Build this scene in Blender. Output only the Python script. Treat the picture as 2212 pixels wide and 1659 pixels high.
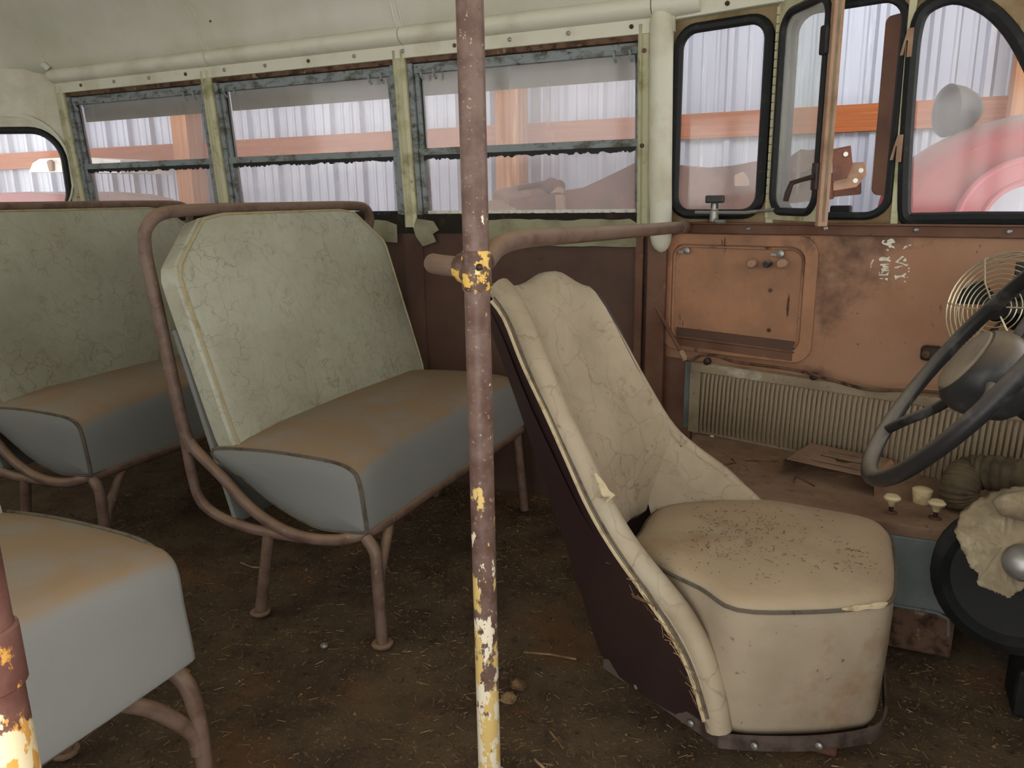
import bpy, bmesh, math, random
from mathutils import Vector, Matrix, noise
from mathutils.geometry import tessellate_polygon
random.seed(7)
sc = bpy.context.scene
for o in list(bpy.data.objects): bpy.data.objects.remove(o)
COL = sc.collection
def lin(c):
    return tuple((x/255/12.92 if x/255 <= .04045 else ((x/255+.055)/1.055)**2.4) for x in c)

# ------------------------------------------------------------------ camera
F_PX, YAW, PITCH, ROLL, CAM_H = 1661.0, 24.5, 13.65, -0.9, 0.95
def cam_axes():
    y, p, r = map(math.radians, (YAW, PITCH, ROLL))
    f = Vector((-math.sin(y)*math.cos(p), math.cos(y)*math.cos(p), -math.sin(p)))
    rt = Vector((math.cos(y), math.sin(y), 0)); up = rt.cross(f)
    return rt*math.cos(r)+up*math.sin(r), -rt*math.sin(r)+up*math.cos(r), f
RT, UP, FW_ = cam_axes(); CAM = Vector((0, 0, CAM_H))
cd = bpy.data.cameras.new('camera'); cam = bpy.data.objects.new('camera', cd); COL.objects.link(cam)
cd.sensor_width = 36; cd.lens = F_PX/2212*36; cd.clip_start = .02; cd.clip_end = 200
m = Matrix.Identity(4)
for i in range(3): m[i][0], m[i][1], m[i][2], m[i][3] = RT[i], UP[i], -FW_[i], CAM[i]
cam.matrix_world = m; sc.camera = cam
# ------------------------------------------------------------------ daylight and exposure
w = bpy.data.worlds.new('daylight'); sc.world = w; w.use_nodes = True
bg = w.node_tree.nodes['Background']; bg.inputs[0].default_value = (1.0, 0.975, 0.93, 1); bg.inputs[1].default_value = 1.0
sc.view_settings.view_transform = 'Standard'; sc.view_settings.look = 'None'
sc.view_settings.gamma = 1.0; sc.view_settings.use_curve_mapping = False
sc.view_settings.exposure = 1.82
sc.cycles.use_denoising = True
sc.cycles.max_bounces = 10; sc.cycles.diffuse_bounces = 6; sc.cycles.transparent_max_bounces = 24
sc.cycles.sample_clamp_indirect = 4

# ------------------------------------------------------------------ photo directions to points
def ray(x, y): return (FW_ + RT*((x-1106)/F_PX) - UP*((y-829.5)/F_PX)).normalized()
def onp(x, y, P, n):
    d = ray(x, y); n = Vector(n); return CAM + d*((Vector(P)-CAM).dot(n)/d.dot(n))
def atX(x, y, X): return onp(x, y, (X, 0, 0), (1, 0, 0))
def atY(x, y, Y): return onp(x, y, (0, Y, 0), (0, 1, 0))
def atZ(x, y, Z): return onp(x, y, (0, 0, Z), (0, 0, 1))

# ------------------------------------------------------------------ materials
def mat(name, col, rough=.75, metal=0., layers=(), bump=0., bscale=60., dust=None, spec=.3, crack=None, wear=None):
    """layers: (colour, scale, lo, hi, stretch, strength); dust: (colour, lo, hi, amount) lies on upward faces"""
    ma = bpy.data.materials.new(name); ma.use_nodes = True; nt = ma.node_tree; N = nt.nodes; L = nt.links
    b = N['Principled BSDF']; b.inputs['Roughness'].default_value = rough; b.inputs['Metallic'].default_value = metal
    b.inputs['Specular IOR Level'].default_value = spec
    tc = N.new('ShaderNodeTexCoord')
    cur = N.new('ShaderNodeRGB'); cur.outputs[0].default_value = (*lin(col), 1); cur = cur.outputs[0]
    def noisef(scale, lo, hi, stretch=(1, 1, 1), detail=6, off=0):
        mp = N.new('ShaderNodeMapping'); mp.inputs['Scale'].default_value = stretch; mp.inputs['Location'].default_value = (off, off*.7, off*.3)
        L.new(tc.outputs['Object'], mp.inputs[0])
        n = N.new('ShaderNodeTexNoise'); n.inputs['Scale'].default_value = scale; n.inputs['Detail'].default_value = detail; n.inputs['Roughness'].default_value = .62
        L.new(mp.outputs[0], n.inputs['Vector'])
        r = N.new('ShaderNodeMapRange'); r.inputs[1].default_value = lo; r.inputs[2].default_value = hi
        L.new(n.outputs[0], r.inputs[0]); return r.outputs[0]
    def mix(fac, c):
        nonlocal cur
        x = N.new('ShaderNodeMix'); x.data_type = 'RGBA'
        L.new(fac, x.inputs[0]); L.new(cur, x.inputs[6]); x.inputs[7].default_value = (*lin(c), 1); cur = x.outputs[2]
    def mul(a, k):
        x = N.new('ShaderNodeMath'); x.operation = 'MULTIPLY'; L.new(a, x.inputs[0])
        if isinstance(k, (int, float)): x.inputs[1].default_value = k
        else: L.new(k, x.inputs[1])
        return x.outputs[0]
    for i, ly in enumerate(layers):
        c, s, lo, hi = ly[:4]; st = ly[4] if len(ly) > 4 else (1, 1, 1); k = ly[5] if len(ly) > 5 else 1
        mix(mul(noisef(s, lo, hi, st, off=i*3.7), k), c)
    if crack:  # fine creases: (colour, scale, width, strength)
        c, sc_, wd, k = crack
        nz = N.new('ShaderNodeTexNoise'); nz.inputs['Scale'].default_value = sc_*.6; nz.inputs['Detail'].default_value = 4; L.new(tc.outputs['Object'], nz.inputs['Vector'])
        va = N.new('ShaderNodeVectorMath'); va.operation = 'MULTIPLY_ADD'; L.new(nz.outputs['Color'], va.inputs[0]); va.inputs[1].default_value = (.16, .16, .16); L.new(tc.outputs['Object'], va.inputs[2])
        vo = N.new('ShaderNodeTexVoronoi'); vo.feature = 'DISTANCE_TO_EDGE'; vo.inputs['Scale'].default_value = sc_; L.new(va.outputs[0], vo.inputs['Vector'])
        r = N.new('ShaderNodeMapRange'); r.inputs[1].default_value = 0; r.inputs[2].default_value = wd; r.inputs[3].default_value = 1; r.inputs[4].default_value = 0
        L.new(vo.outputs['Distance'], r.inputs[0]); mix(mul(mul(r.outputs[0], noisef(7, .38, .6, off=21)), k), c)
    if wear:   # paint left on a pole: (colour, scale, z_lo, z_hi, threshold_lo, threshold_hi)
        for (c, s, z0, z1, t0, t1) in wear:
            g = N.new('ShaderNodeNewGeometry'); sx = N.new('ShaderNodeSeparateXYZ'); L.new(g.outputs['Position'], sx.inputs[0])
            r = N.new('ShaderNodeMapRange'); r.inputs[1].default_value = z0; r.inputs[2].default_value = z1; r.inputs[3].default_value = t0; r.inputs[4].default_value = t1
            L.new(sx.outputs[2], r.inputs[0])
            n = noisef(s, 0, 1, (1, 1, .55), detail=5)
            gt = N.new('ShaderNodeMath'); gt.operation = 'SUBTRACT'; L.new(n, gt.inputs[0]); L.new(r.outputs[0], gt.inputs[1])
            k = N.new('ShaderNodeMath'); k.operation = 'MULTIPLY'; k.use_clamp = True; L.new(gt.outputs[0], k.inputs[0]); k.inputs[1].default_value = 40
            mix(k.outputs[0], c)
    if dust:
        c, lo, hi, k = dust
        g = N.new('ShaderNodeNewGeometry'); sx = N.new('ShaderNodeSeparateXYZ'); L.new(g.outputs['Normal'], sx.inputs[0])
        r = N.new('ShaderNodeMapRange'); r.inputs[1].default_value = lo; r.inputs[2].default_value = hi; L.new(sx.outputs[2], r.inputs[0])
        mix(mul(mul(r.outputs[0], noisef(9, .12, .56, off=11)), k), c)
    L.new(cur, b.inputs['Base Color'])
    if bump:
        bp = N.new('ShaderNodeBump'); bp.inputs['Strength'].default_value = bump; bp.inputs['Distance'].default_value = .004
        L.new(noisef(bscale, 0, 1, off=5), bp.inputs['Height']); L.new(bp.outputs[0], b.inputs['Normal'])
    return ma
def glass(name, tint, haze, hazecol, streak=0.):
    ma = bpy.data.materials.new(name); ma.use_nodes = True; nt = ma.node_tree; N = nt.nodes; L = nt.links
    N.remove(N['Principled BSDF']); out = N['Material Output']
    tr = N.new('ShaderNodeBsdfTransparent'); tr.inputs[0].default_value = (*tint, 1)
    tl = N.new('ShaderNodeBsdfTranslucent'); tl.inputs[0].default_value = (*hazecol, 1)
    df = N.new('ShaderNodeBsdfDiffuse'); df.inputs[0].default_value = (*hazecol, 1)
    gl = N.new('ShaderNodeBsdfGlossy'); gl.inputs['Roughness'].default_value = .08
    m0 = N.new('ShaderNodeMixShader'); m0.inputs[0].default_value = .6; L.new(df.outputs[0], m0.inputs[1]); L.new(tl.outputs[0], m0.inputs[2])
    tc = N.new('ShaderNodeTexCoord'); mp = N.new('ShaderNodeMapping'); mp.inputs['Scale'].default_value = (1, 1, .12)
    L.new(tc.outputs['Object'], mp.inputs[0]); n = N.new('ShaderNodeTexNoise'); n.inputs['Scale'].default_value = 22; n.inputs['Detail'].default_value = 3
    L.new(mp.outputs[0], n.inputs['Vector'])
    r = N.new('ShaderNodeMapRange'); r.inputs[1].default_value = .35; r.inputs[2].default_value = .75
    r.inputs[3].default_value = haze*(1-streak); r.inputs[4].default_value = min(1, haze*(1+streak*2.2)); L.new(n.outputs[0], r.inputs[0])
    m1 = N.new('ShaderNodeMixShader'); L.new(r.outputs[0], m1.inputs[0]); L.new(tr.outputs[0], m1.inputs[1]); L.new(m0.outputs[0], m1.inputs[2])
    m2 = N.new('ShaderNodeMixShader'); m2.inputs[0].default_value = .035; L.new(m1.outputs[0], m2.inputs[1]); L.new(gl.outputs[0], m2.inputs[2])
    L.new(m2.outputs[0], out.inputs[0]); return ma

DUST = (168, 140, 106)
MT = dict(
 cream=mat('cream_paint', (212, 210, 193), .5, layers=[((176, 168, 138), 5, .5, .8), ((120, 86, 50), 26, .7, .78, (1, 1, 1), .7)], bump=.06, bscale=30),
 ceil=mat('ceiling_paint', (206, 204, 192), .45, layers=[((184, 182, 158), 2.5, .4, .75)], bump=.04, bscale=14),
 post=mat('post_paint', (190, 187, 156), .5, layers=[((144, 140, 100), 14, .48, .66), ((70, 48, 26), 40, .66, .74)], bump=.1),
 sash=mat('sash_paint', (132, 140, 142), .55, layers=[((84, 84, 72), 18, .48, .64, (1, 1, 2)), ((62, 42, 28), 44, .6, .7)], bump=.15),
 rustframe=mat('rusty_frame', (106, 82, 64), .8, layers=[((60, 40, 30), 30, .45, .62), ((150, 130, 96), 22, .62, .7)], bump=.2),
 tan=mat('brown_panel', (92, 68, 56), .55, layers=[((74, 54, 46), 3, .4, .65), ((156, 106, 74), 5, .64, .74)], bump=.05),
 orange=mat('orange_panel', (162, 124, 99), .6, layers=[((148, 104, 76), 4, .42, .7), ((98, 72, 58), 2.6, .54, .64), ((82, 50, 36), 70, .68, .74), ((86, 52, 36), 22, .68, .71, (.4, 2.5, .4))], bump=.05),
 orange2=mat('hatch_panel', (170, 124, 94), .6, layers=[((138, 104, 82), 5, .42, .66), ((104, 78, 62), 4.2, .6, .68), ((84, 50, 34), 90, .66, .72), ((78, 48, 34), 20, .66, .69, (2.5, .4, .4))], bump=.06),
 vinyl=mat('seat_vinyl', (174, 175, 156), .40, layers=[((154, 152, 132), 3.5, .4, .7), ((146, 142, 120), 30, .52, .8, (1, 1, 1), .55), ((126, 112, 88), 2.2, .62, .8, (1, 1, 1), .6)], bump=.6, bscale=24, spec=.45, crack=((112, 102, 82), 19, .05, .55)),
 vinylblue=mat('seat_cloth', (138, 138, 135), .75, layers=[((134, 134, 130), 4, .4, .7), ((140, 130, 112), 7, .6, .75, (1, 1, 1), .6)], bump=.08, bscale=200, dust=((142, 120, 94), .25, .7, 1)),
 cushion_end=mat('cushion_end_cloth', (120, 121, 118), .8, layers=[((124, 124, 116), 5, .45, .7)], bump=.08, bscale=200),
 piping=mat('piping', (166, 156, 126), .6, layers=[((150, 130, 84), 30, .5, .7)]),
 dpiping=mat('dark_piping', (96, 88, 76), .6, layers=[((60, 50, 40), 40, .5, .7)]),
 tube=mat('brown_tube', (116, 95, 84), .45, layers=[((92, 72, 62), 20, .45, .65), ((150, 126, 104), 60, .64, .72)], bump=.06, bscale=150, dust=((150, 122, 96), .3, .9, .8)),
 pole=mat('pole_paint', (118, 96, 88), .4, layers=[((96, 72, 64), 26, .42, .62), ((176, 156, 130), 160, .62, .68)], bump=.05, bscale=120,
          wear=[((222, 192, 122), 34, .14, .60, .43, .67), ((240, 230, 206), 46, .10, .52, .45, .67)]),
 poleclamp=mat('clamp_paint', (110, 88, 78), .45, layers=[((86, 60, 50), 40, .45, .6), ((226, 186, 98), 30, .54, .56), ((240, 222, 170), 46, .64, .66)], bump=.08),
 nearpole=mat('near_pole_paint', (128, 90, 82), .4, layers=[((104, 68, 60), 20, .4, .6)], bump=.05,
          wear=[((222, 164, 82), 40, .56, .72, .42, .64), ((240, 222, 182), 34, .55, .70, .47, .66)]),
 dseat=mat('driver_vinyl', (168, 154, 132), .62, layers=[((146, 132, 110), 5, .42, .7), ((182, 178, 160), 2.4, .5, .72), ((126, 104, 80), 34, .62, .74)], bump=.25, bscale=70, crack=((108, 90, 70), 14, .035, .5)),
 dcush=mat('driver_cushion', (160, 146, 126), .68, layers=[((140, 126, 106), 5, .42, .7), ((134, 104, 74), 6, .56, .72), ((112, 84, 60), 60, .66, .73)], bump=.2, bscale=70, dust=((176, 152, 122), .4, .9, .6)),
 shell=mat('dark_shell', (52, 38, 35), .4, layers=[((48, 34, 34), 6, .4, .6), ((94, 56, 40), 5, .63, .75)], bump=.03),
 trimmetal=mat('seat_trim', (104, 92, 86), .4, .3, layers=[((70, 58, 54), 20, .45, .65)], bump=.1),
 rubber=mat('black_rubber', (24, 26, 28), .55, layers=[((52, 52, 50), 30, .55, .75)]),
 floor=mat('dirt_floor', (92, 76, 56), .95, layers=[((68, 54, 40), 7, .4, .62), ((122, 102, 74), 90, .58, .72), ((56, 42, 30), 40, .58, .7), ((110, 76, 46), 3, .55, .75)], bump=.8, bscale=120),
 boxtop=mat('dusty_box', (136, 111, 91), .9, layers=[((112, 88, 70), 8, .4, .65), ((92, 64, 46), 50, .62, .72)], bump=.3, bscale=90),
 apron=mat('apron_paint', (120, 128, 128), .6, layers=[((92, 96, 92), 5, .45, .7), ((90, 56, 42), 22, .68, .74)], bump=.08),
 louvre=mat('louvre', (152, 136, 114), .7, layers=[((120, 104, 84), 10, .45, .7), ((196, 190, 174), 6, .62, .74), ((100, 78, 60), 80, .62, .72)], bump=.15, bscale=150),
 rustbox=mat('pillar_paint', (112, 82, 66), .6, layers=[((92, 58, 42), 6, .4, .65), ((176, 120, 86), 12, .64, .74), ((60, 40, 32), 40, .66, .74)], bump=.1),
 ochre=mat('ochre_frame_paint', (150, 132, 100), .65, layers=[((120, 96, 66), 7, .42, .64), ((84, 60, 44), 14, .56, .68), ((176, 166, 132), 9, .62, .74)], bump=.12),
 steel=mat('dull_steel', (150, 150, 146), .4, .6, layers=[((110, 104, 96), 24, .5, .7)]),
 chrome=mat('bright_wire', (206, 196, 170), .3, .7),
 horn=mat('horn_cap', (140, 128, 110), .5, layers=[((110, 100, 88), 9, .42, .66)]),
 wheel=mat('wheel_bakelite', (38, 37, 38), .42, layers=[((86, 84, 82), 14, .54, .72), ((24, 24, 28), 30, .6, .7)], bump=.1, bscale=60, dust=((152, 144, 134), .2, .95, .75)),
 hub=mat('hub_bakelite', (48, 48, 50), .35, dust=((128, 112, 92), .3, .9, .8), layers=[((80, 84, 88), 20, .55, .7)]),
 blade=mat('fan_blade', (28, 30, 32), .4),
 hose=mat('hose', (96, 84, 66), .9, layers=[((66, 58, 46), 16, .45, .65)], bump=.2),
 heater=mat('heater_black', (22, 23, 24), .7, layers=[((40, 41, 41), 10, .5, .7)]),
 rag=mat('canvas_rag', (156, 143, 118), .95, layers=[((128, 114, 92), 8, .42, .68), ((174, 164, 138), 24, .56, .72)], bump=.5, bscale=90),
 ivory=mat('ivory_knob', (204, 188, 150), .5, layers=[((170, 142, 96), 24, .5, .7)]),
 decal=mat('flaked_white', (216, 216, 206), .7, layers=[((180, 168, 150), 60, .5, .7)]),
 straw=mat('straw', (150, 124, 88), .9, layers=[((108, 84, 58), 30, .4, .6), ((196, 176, 136), 16, .58, .7)]),
 chaff=mat('chaff', (98, 74, 50), .95, layers=[((66, 48, 34), 9, .4, .6), ((148, 118, 80), 14, .56, .7)]),
 foam=mat('foam', (196, 180, 148), .95, layers=[((160, 138, 104), 40, .5, .7)], bump=.5),
 torn=mat('torn_panel', (150, 148, 122), .75, layers=[((120, 114, 90), 10, .42, .66), ((66, 56, 42), 18, .64, .7)], bump=.1),
 gap=mat('dark_gap', (36, 32, 28), .9, layers=[((70, 54, 40), 20, .55, .7)], bump=.3),
 tin=mat('galvanized_tin', (184, 188, 202), .42, .35, layers=[((170, 174, 188), 6, .42, .68, (1, 1, .12)), ((200, 203, 212), 22, .56, .72, (1, 1, .1))]),
 lumber=mat('orange_lumber', (166, 96, 54), .75, layers=[((142, 78, 42), 9, .42, .66, (.15, 1, 6)), ((184, 122, 76), 12, .56, .74, (.15, 1, 6))]),
 lumberv=mat('post_lumber', (184, 126, 80), .75, layers=[((160, 98, 58), 12, .42, .66, (4, 4, .12)), ((228, 176, 122), 10, .56, .74, (4, 4, .12))]),
 ground=mat('ground', (120, 110, 96), .95, layers=[((96, 86, 74), 3, .4, .65)]),
 red=mat('faded_red', (156, 54, 58), .5, layers=[((146, 84, 80), 3, .42, .66), ((190, 140, 140), 40, .68, .72)], dust=((150, 126, 114), .35, .95, 1)),
 pink=mat('pink_paint', (184, 104, 112), .45),
 rustmetal=mat('rusty_metal', (112, 76, 62), .85, layers=[((82, 56, 48), 8, .42, .66), ((150, 96, 64), 14, .58, .72), ((160, 140, 124), 30, .7, .75)], bump=.2),
 rustlight=mat('light_rust', (160, 130, 108), .85, layers=[((128, 98, 78), 12, .45, .68)], bump=.2),
 white=mat('white_paint', (222, 220, 214), .5, layers=[((196, 176, 160), 10, .55, .72)]),
 maroon=mat('maroon_paint', (120, 60, 62), .5, dust=((190, 160, 140), .5, .95, .8)),
 lampglass=mat('lamp_black', (46, 50, 52), .35, dust=((150, 146, 136), .2, .9, .7)),
 mirror=mat('mirror_back', (116, 84, 68), .55, layers=[((90, 64, 54), 5, .42, .66)]),
 header=mat('grey_band', (112, 112, 96), .7, layers=[((86, 88, 78), 6, .42, .66)]),
)
GL_SIDE = glass('dusty_glass', (.97, .97, .97), .26, (.88, .84, .84), .06)
GL_FRONT = glass('front_glass', (.97, .97, .97), .10, (.88, .86, .86), .15)
GL_WING = glass('wing_glass', (.93, .96, .95), .22, (.84, .86, .84), .3)

# ------------------------------------------------------------------ mesh helpers
class MB:
    def __init__(s): s.v = []; s.f = []
    def add(s, v, f):
        k = len(s.v); s.v += [Vector(p) for p in v]; s.f += [tuple(i+k for i in q) for q in f]; return s
    def box(s, c, d, R=None):
        c = Vector(c); h = [x/2 for x in d]
        v = [Vector((sx*h[0], sy*h[1], sz*h[2])) for sx in (-1, 1) for sy in (-1, 1) for sz in (-1, 1)]
        if R is not None: v = [R @ p for p in v]
        return s.add([p+c for p in v], [(0, 1, 3, 2), (4, 6, 7, 5), (0, 4, 5, 1), (2, 3, 7, 6), (0, 2, 6, 4), (1, 5, 7, 3)])
    def bb(s, x0, x1, y0, y1, z0, z1): return s.box(((x0+x1)/2, (y0+y1)/2, (z0+z1)/2), (x1-x0, y1-y0, z1-z0))
    def loft(s, rings, closed=True, cap0=True, cap1=True):
        n = len(rings[0]); k = len(s.v); s.v += [Vector(p) for r in rings for p in r]
        for i in range(len(rings)-1):
            for j in range(n if closed else n-1):
                a = k+i*n+j; b = k+i*n+(j+1) % n; s.f.append((a, b, b+n, a+n))
        if closed and cap0: s.f.append(tuple(k+j for j in reversed(range(n))))
        if closed and cap1: s.f.append(tuple(k+(len(rings)-1)*n+j for j in range(n)))
        return s
    def tube(s, path, r, seg=10, closed=False, flat=None):
        P = [Vector(p) for p in path]; n = len(P); rings = []
        rr = r if isinstance(r, (list, tuple)) else [r]*n
        T = [(P[(i+1) % n]-P[i-1] if closed else P[min(i+1, n-1)]-P[max(i-1, 0)]).normalized() for i in range(n)]
        up = Vector((0, 0, 1)) if abs(T[0].z) < .9 else Vector((1, 0, 0))
        a = (up - T[0]*up.dot(T[0])).normalized()
        for i in range(n):
            if i:
                q = T[i-1].rotation_difference(T[i]); a = q @ a; a = (a - T[i]*a.dot(T[i])).normalized()
            b = T[i].cross(a)
            rings.append([P[i] + (a*math.cos(t)+b*math.sin(t))*rr[i] for t in (2*math.pi*k/seg for k in range(seg))])
        if closed:
            rings.append(rings[0][:])
            # keep the seam tight by picking the nearest start vertex
            last = rings[-2]; best = min(range(seg), key=lambda k: (rings[0][k]-last[0]).length)
            rings[-1] = [rings[0][(best+k) % seg] for k in range(seg)]
            return s.loft(rings, True, False, False)
        return s.loft(rings)
    def lathe(s, prof, c, axis, seg=20):
        c = Vector(c); ax = Vector(axis).normalized(); u = ax.orthogonal().normalized(); v = ax.cross(u)
        return s.loft([[c+ax*h+(u*math.cos(t)+v*math.sin(t))*max(r, 1e-4) for t in (2*math.pi*k/seg for k in range(seg))] for r, h in prof])
    def plate(s, outer, holes, fn, t0, t1):
        loops = [list(outer)]+[list(h) for h in holes]
        tris = tessellate_polygon([[Vector((p[0], p[1], 0)) for p in l] for l in loops])
        flat = [p for l in loops for p in l]; n = len(flat)
        v = [fn(p[0], p[1], t0) for p in flat]+[fn(p[0], p[1], t1) for p in flat]
        f = [tuple(t) for t in tris]+[tuple(reversed([i+n for i in t])) for t in tris]
        k = 0
        for l in loops:
            q = len(l)
            for i in range(q): a = k+i; b = k+(i+1) % q; f.append((a, b, b+n, a+n))
            k += q
        return s.add(v, f)
    def build(s, name, m, parent=None, smooth=False, bevel=0, sub=0, label=None, angle=40, kind=None):
        me = bpy.data.meshes.new(name); me.from_pydata([tuple(p) for p in s.v], [], s.f); me.update()
        bm = bmesh.new(); bm.from_mesh(me); bmesh.ops.recalc_face_normals(bm, faces=bm.faces); bm.to_mesh(me); bm.free()
        if m is not None: me.materials.append(m if not isinstance(m, str) else MT[m])
        o = bpy.data.objects.new(name, me); COL.objects.link(o)
        if smooth:
            for p in me.polygons: p.use_smooth = True
            if angle:
                try: me.set_sharp_from_angle(angle=math.radians(angle))
                except Exception: pass
        if bevel:
            b = o.modifiers.new('bevel', 'BEVEL'); b.width = bevel; b.segments = 2; b.limit_method = 'ANGLE'
        if sub:
            q = o.modifiers.new('sub', 'SUBSURF'); q.levels = q.render_levels = sub
        if parent is not None: adopt(o, parent)
        if label: o['label'] = label
        if kind: o['kind'] = kind
        return o
def adopt(o, parent):
    o.parent = parent
    L = parent.get('base'); 
    o.matrix_parent_inverse = Matrix.Translation(-world_base(parent))
def world_base(o):
    return BASE.get(o.name, Vector((0, 0, 0)))
BASE = {}
def thing(name, loc, label, cat, group=None, kind=None):
    o = bpy.data.objects.new(name, None); COL.objects.link(o); o.location = loc; o.empty_display_size = .05
    BASE[o.name] = Vector(loc)
    if kind: o['kind'] = kind
    if label: o['label'] = label
    if cat: o['category'] = cat
    if group: o['group'] = group
    return o
def tag(o, label, cat, group=None):
    o['label'] = label; o['category'] = cat
    if group: o['group'] = group
    return o
def struct(o): o['kind'] = 'structure'; return o
def sroot(name): return thing(name, (0, 0, 0), None, None, kind='structure')
def cr(pts, n=6, closed=False):
    P = [Vector(p) for p in pts]; out = []; m_ = len(P)
    for i in range(m_ if closed else m_-1):
        p0 = P[i-1] if (i or closed) else P[0]*2-P[1]; p1 = P[i]; p2 = P[(i+1) % m_]
        p3 = P[(i+2) % m_] if (closed or i+2 < m_) else P[-1]*2-P[-2]
        for k in range(n):
            t = k/n; out.append(.5*((2*p1)+(p2-p0)*t+(2*p0-5*p1+4*p2-p3)*t*t+(3*p1-p0-3*p2+p3)*t**3))
    if not closed: out.append(P[-1])
    return out
def rrect(u0, u1, v0, v1, r, n=6):
    out = []
    for cx, cy, a0 in ((u1-r, v1-r, 0), (u0+r, v1-r, 90), (u0+r, v0+r, 180), (u1-r, v0+r, 270)):
        for k in range(n+1):
            a = math.radians(a0+90*k/n); out.append((cx+r*math.cos(a), cy+r*math.sin(a)))
    return out
def instance(o, parent=None, mat_=None, name=None):
    c = o.copy(); COL.objects.link(c)
    if mat_ is not None: c.matrix_basis = mat_
    if parent is not None and parent is not o.parent: c.parent = parent
    return c

# ================================================================== SETTING
WY = 2.2                         # left wall
LEAN = .062
def wy(z): return WY - LEAN*max(0, z-.9)
A14 = math.radians(14); P0 = Vector((-.52, WY, 0)); FU = Vector((math.cos(A14), -math.sin(A14), 0)); FN = Vector((math.sin(A14), math.cos(A14), 0))
def FWp(u, z, d=0): return P0+FU*u+FN*d+Vector((0, 0, z))      # front-left wall, d>0 outside
def fpx(x, y, d=0):
    p = onp(x, y, P0+FN*d, FN); return ((p-P0).dot(FU), p.z)

# floor -------------------------------------------------------------
b = MB(); nx, ny = 150, 90
X0, X1, Y0, Y1 = -4.1, 1.3, -.35, WY+.02
vs = []
for i in range(nx+1):
    for j in range(ny+1):
        x = X0+(X1-X0)*i/nx; y = Y0+(Y1-Y0)*j/ny
        z = -.006+.006*noise.noise(Vector((x*6, y*6, 0)))+.003*noise.noise(Vector((x*25, y*25, 3)))
        vs.append((x, y, min(z, 0.004)))
fs = [(i*(ny+1)+j, (i+1)*(ny+1)+j, (i+1)*(ny+1)+j+1, i*(ny+1)+j+1) for i in range(nx) for j in range(ny)]
b.add(vs, fs); struct(b.build('floor', 'floor', smooth=True, angle=None))
# ground outside
struct(MB().bb(-30, 30, 2.4, 30, -.75, -.7).add(*([], [])).build('floor_shed', 'ground'))

# left wall ----------------------------------------------------------
wl = sroot('wall_left')
MB().bb(-3.02, -.50, WY, WY+.03, -.02, .86).build('lower_panel', 'tan', wl)
for X in (-2.883, -2.131, -1.346):
    MB().bb(X-.035, X+.035, WY-.008, WY, 0, .84).build('wall_rib', 'tan', wl)
# torn strip under the windows with dark gap
MB().bb(-3.02, -.50, WY-.012, WY+.01, .842, .90).build('sill_backing', 'gap', wl)
def torn(x0, x1, z0, z1, name='torn_strip'):
    n = 18; top = []; bot = []
    for i in range(n+1):
        x = x0+(x1-x0)*i/n
        top.append((x, z1-.006*random.random()-(0.012 if i in (0, n) else 0))); bot.append((x, z0+.003*random.random()))
    return MB().plate(bot+top[::-1], [], lambda u, v, t: Vector((u, WY-.016-t+.02*(v-z0), v)), 0, .004).build(name, 'torn', wl)
torn(-1.10, -.59, .805, .886); torn(-2.10, -1.40, .81, .885); torn(-2.86, -2.16, .81, .885)
pk = [(-1.325, .83), (-1.30, .80), (-1.25, .815), (-1.262, .84), (-1.238, .852), (-1.258, .88), (-1.32, .888), (-1.335, .86)]
MB().plate(pk, [], lambda u, v, t: Vector((u, WY-.02-t-(.03*(u+1.335)), v)), 0, .003).build('peeled_paper', 'torn', wl)
for X in (-1.56, -1.9, -1.13, -.9):
    MB().lathe([(.006, 0), (.006, .004), (.003, .006)], (X, WY-.0, .77), (0, -1, 0), 10).build('screw', 'rustframe', wl)
# window posts
PX = (-2.883, -2.131, -1.346, -.575)
for X in PX:
    p = MB(); wv = .022
    sec = [(-wv, .0), (-wv, -.018), (-wv*.55, -.026), (-wv*.35, -.016), (wv*.35, -.016), (wv*.55, -.026), (wv, -.018), (wv, 0)]
    p.loft([[(X+a, wy(z)+c, z) for a, c in sec] for z in (.86, .9, 1.39)]); p.build('window_post', 'post', wl, bevel=.002)
# pillar cover: half-round cream cover
cv = MB().tube([(-.535, 2.150, 1.435), (-.533, 2.150, 1.39), (-.525, 2.152, 1.0), (-.519, 2.155, .84), (-.5185, 2.157, .82), (-.518, 2.159, .806), (-.518, 2.160, .797), (-.518, 2.161, .794)], [.022, .031, .031, .030, .027, .020, .011, .004], 18).build('pillar_cover', 'cream', wl, smooth=True)
for z in (1.32, 1.08): MB().lathe([(.006, 0), (.006, .004), (.003, .006)], (-.572, 2.13, z), (0, -1, 0), 10).build('screw', 'rustframe', wl)
MB().bb(-.56, -.505, WY-.035, WY, 0, .84).build('pillar_rib', 'rustbox', wl, bevel=.004)
MB().bb(-.60, -.575, WY-.02, WY, 0, .84).build('pillar_rib', 'rustbox', wl, bevel=.004)

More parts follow.
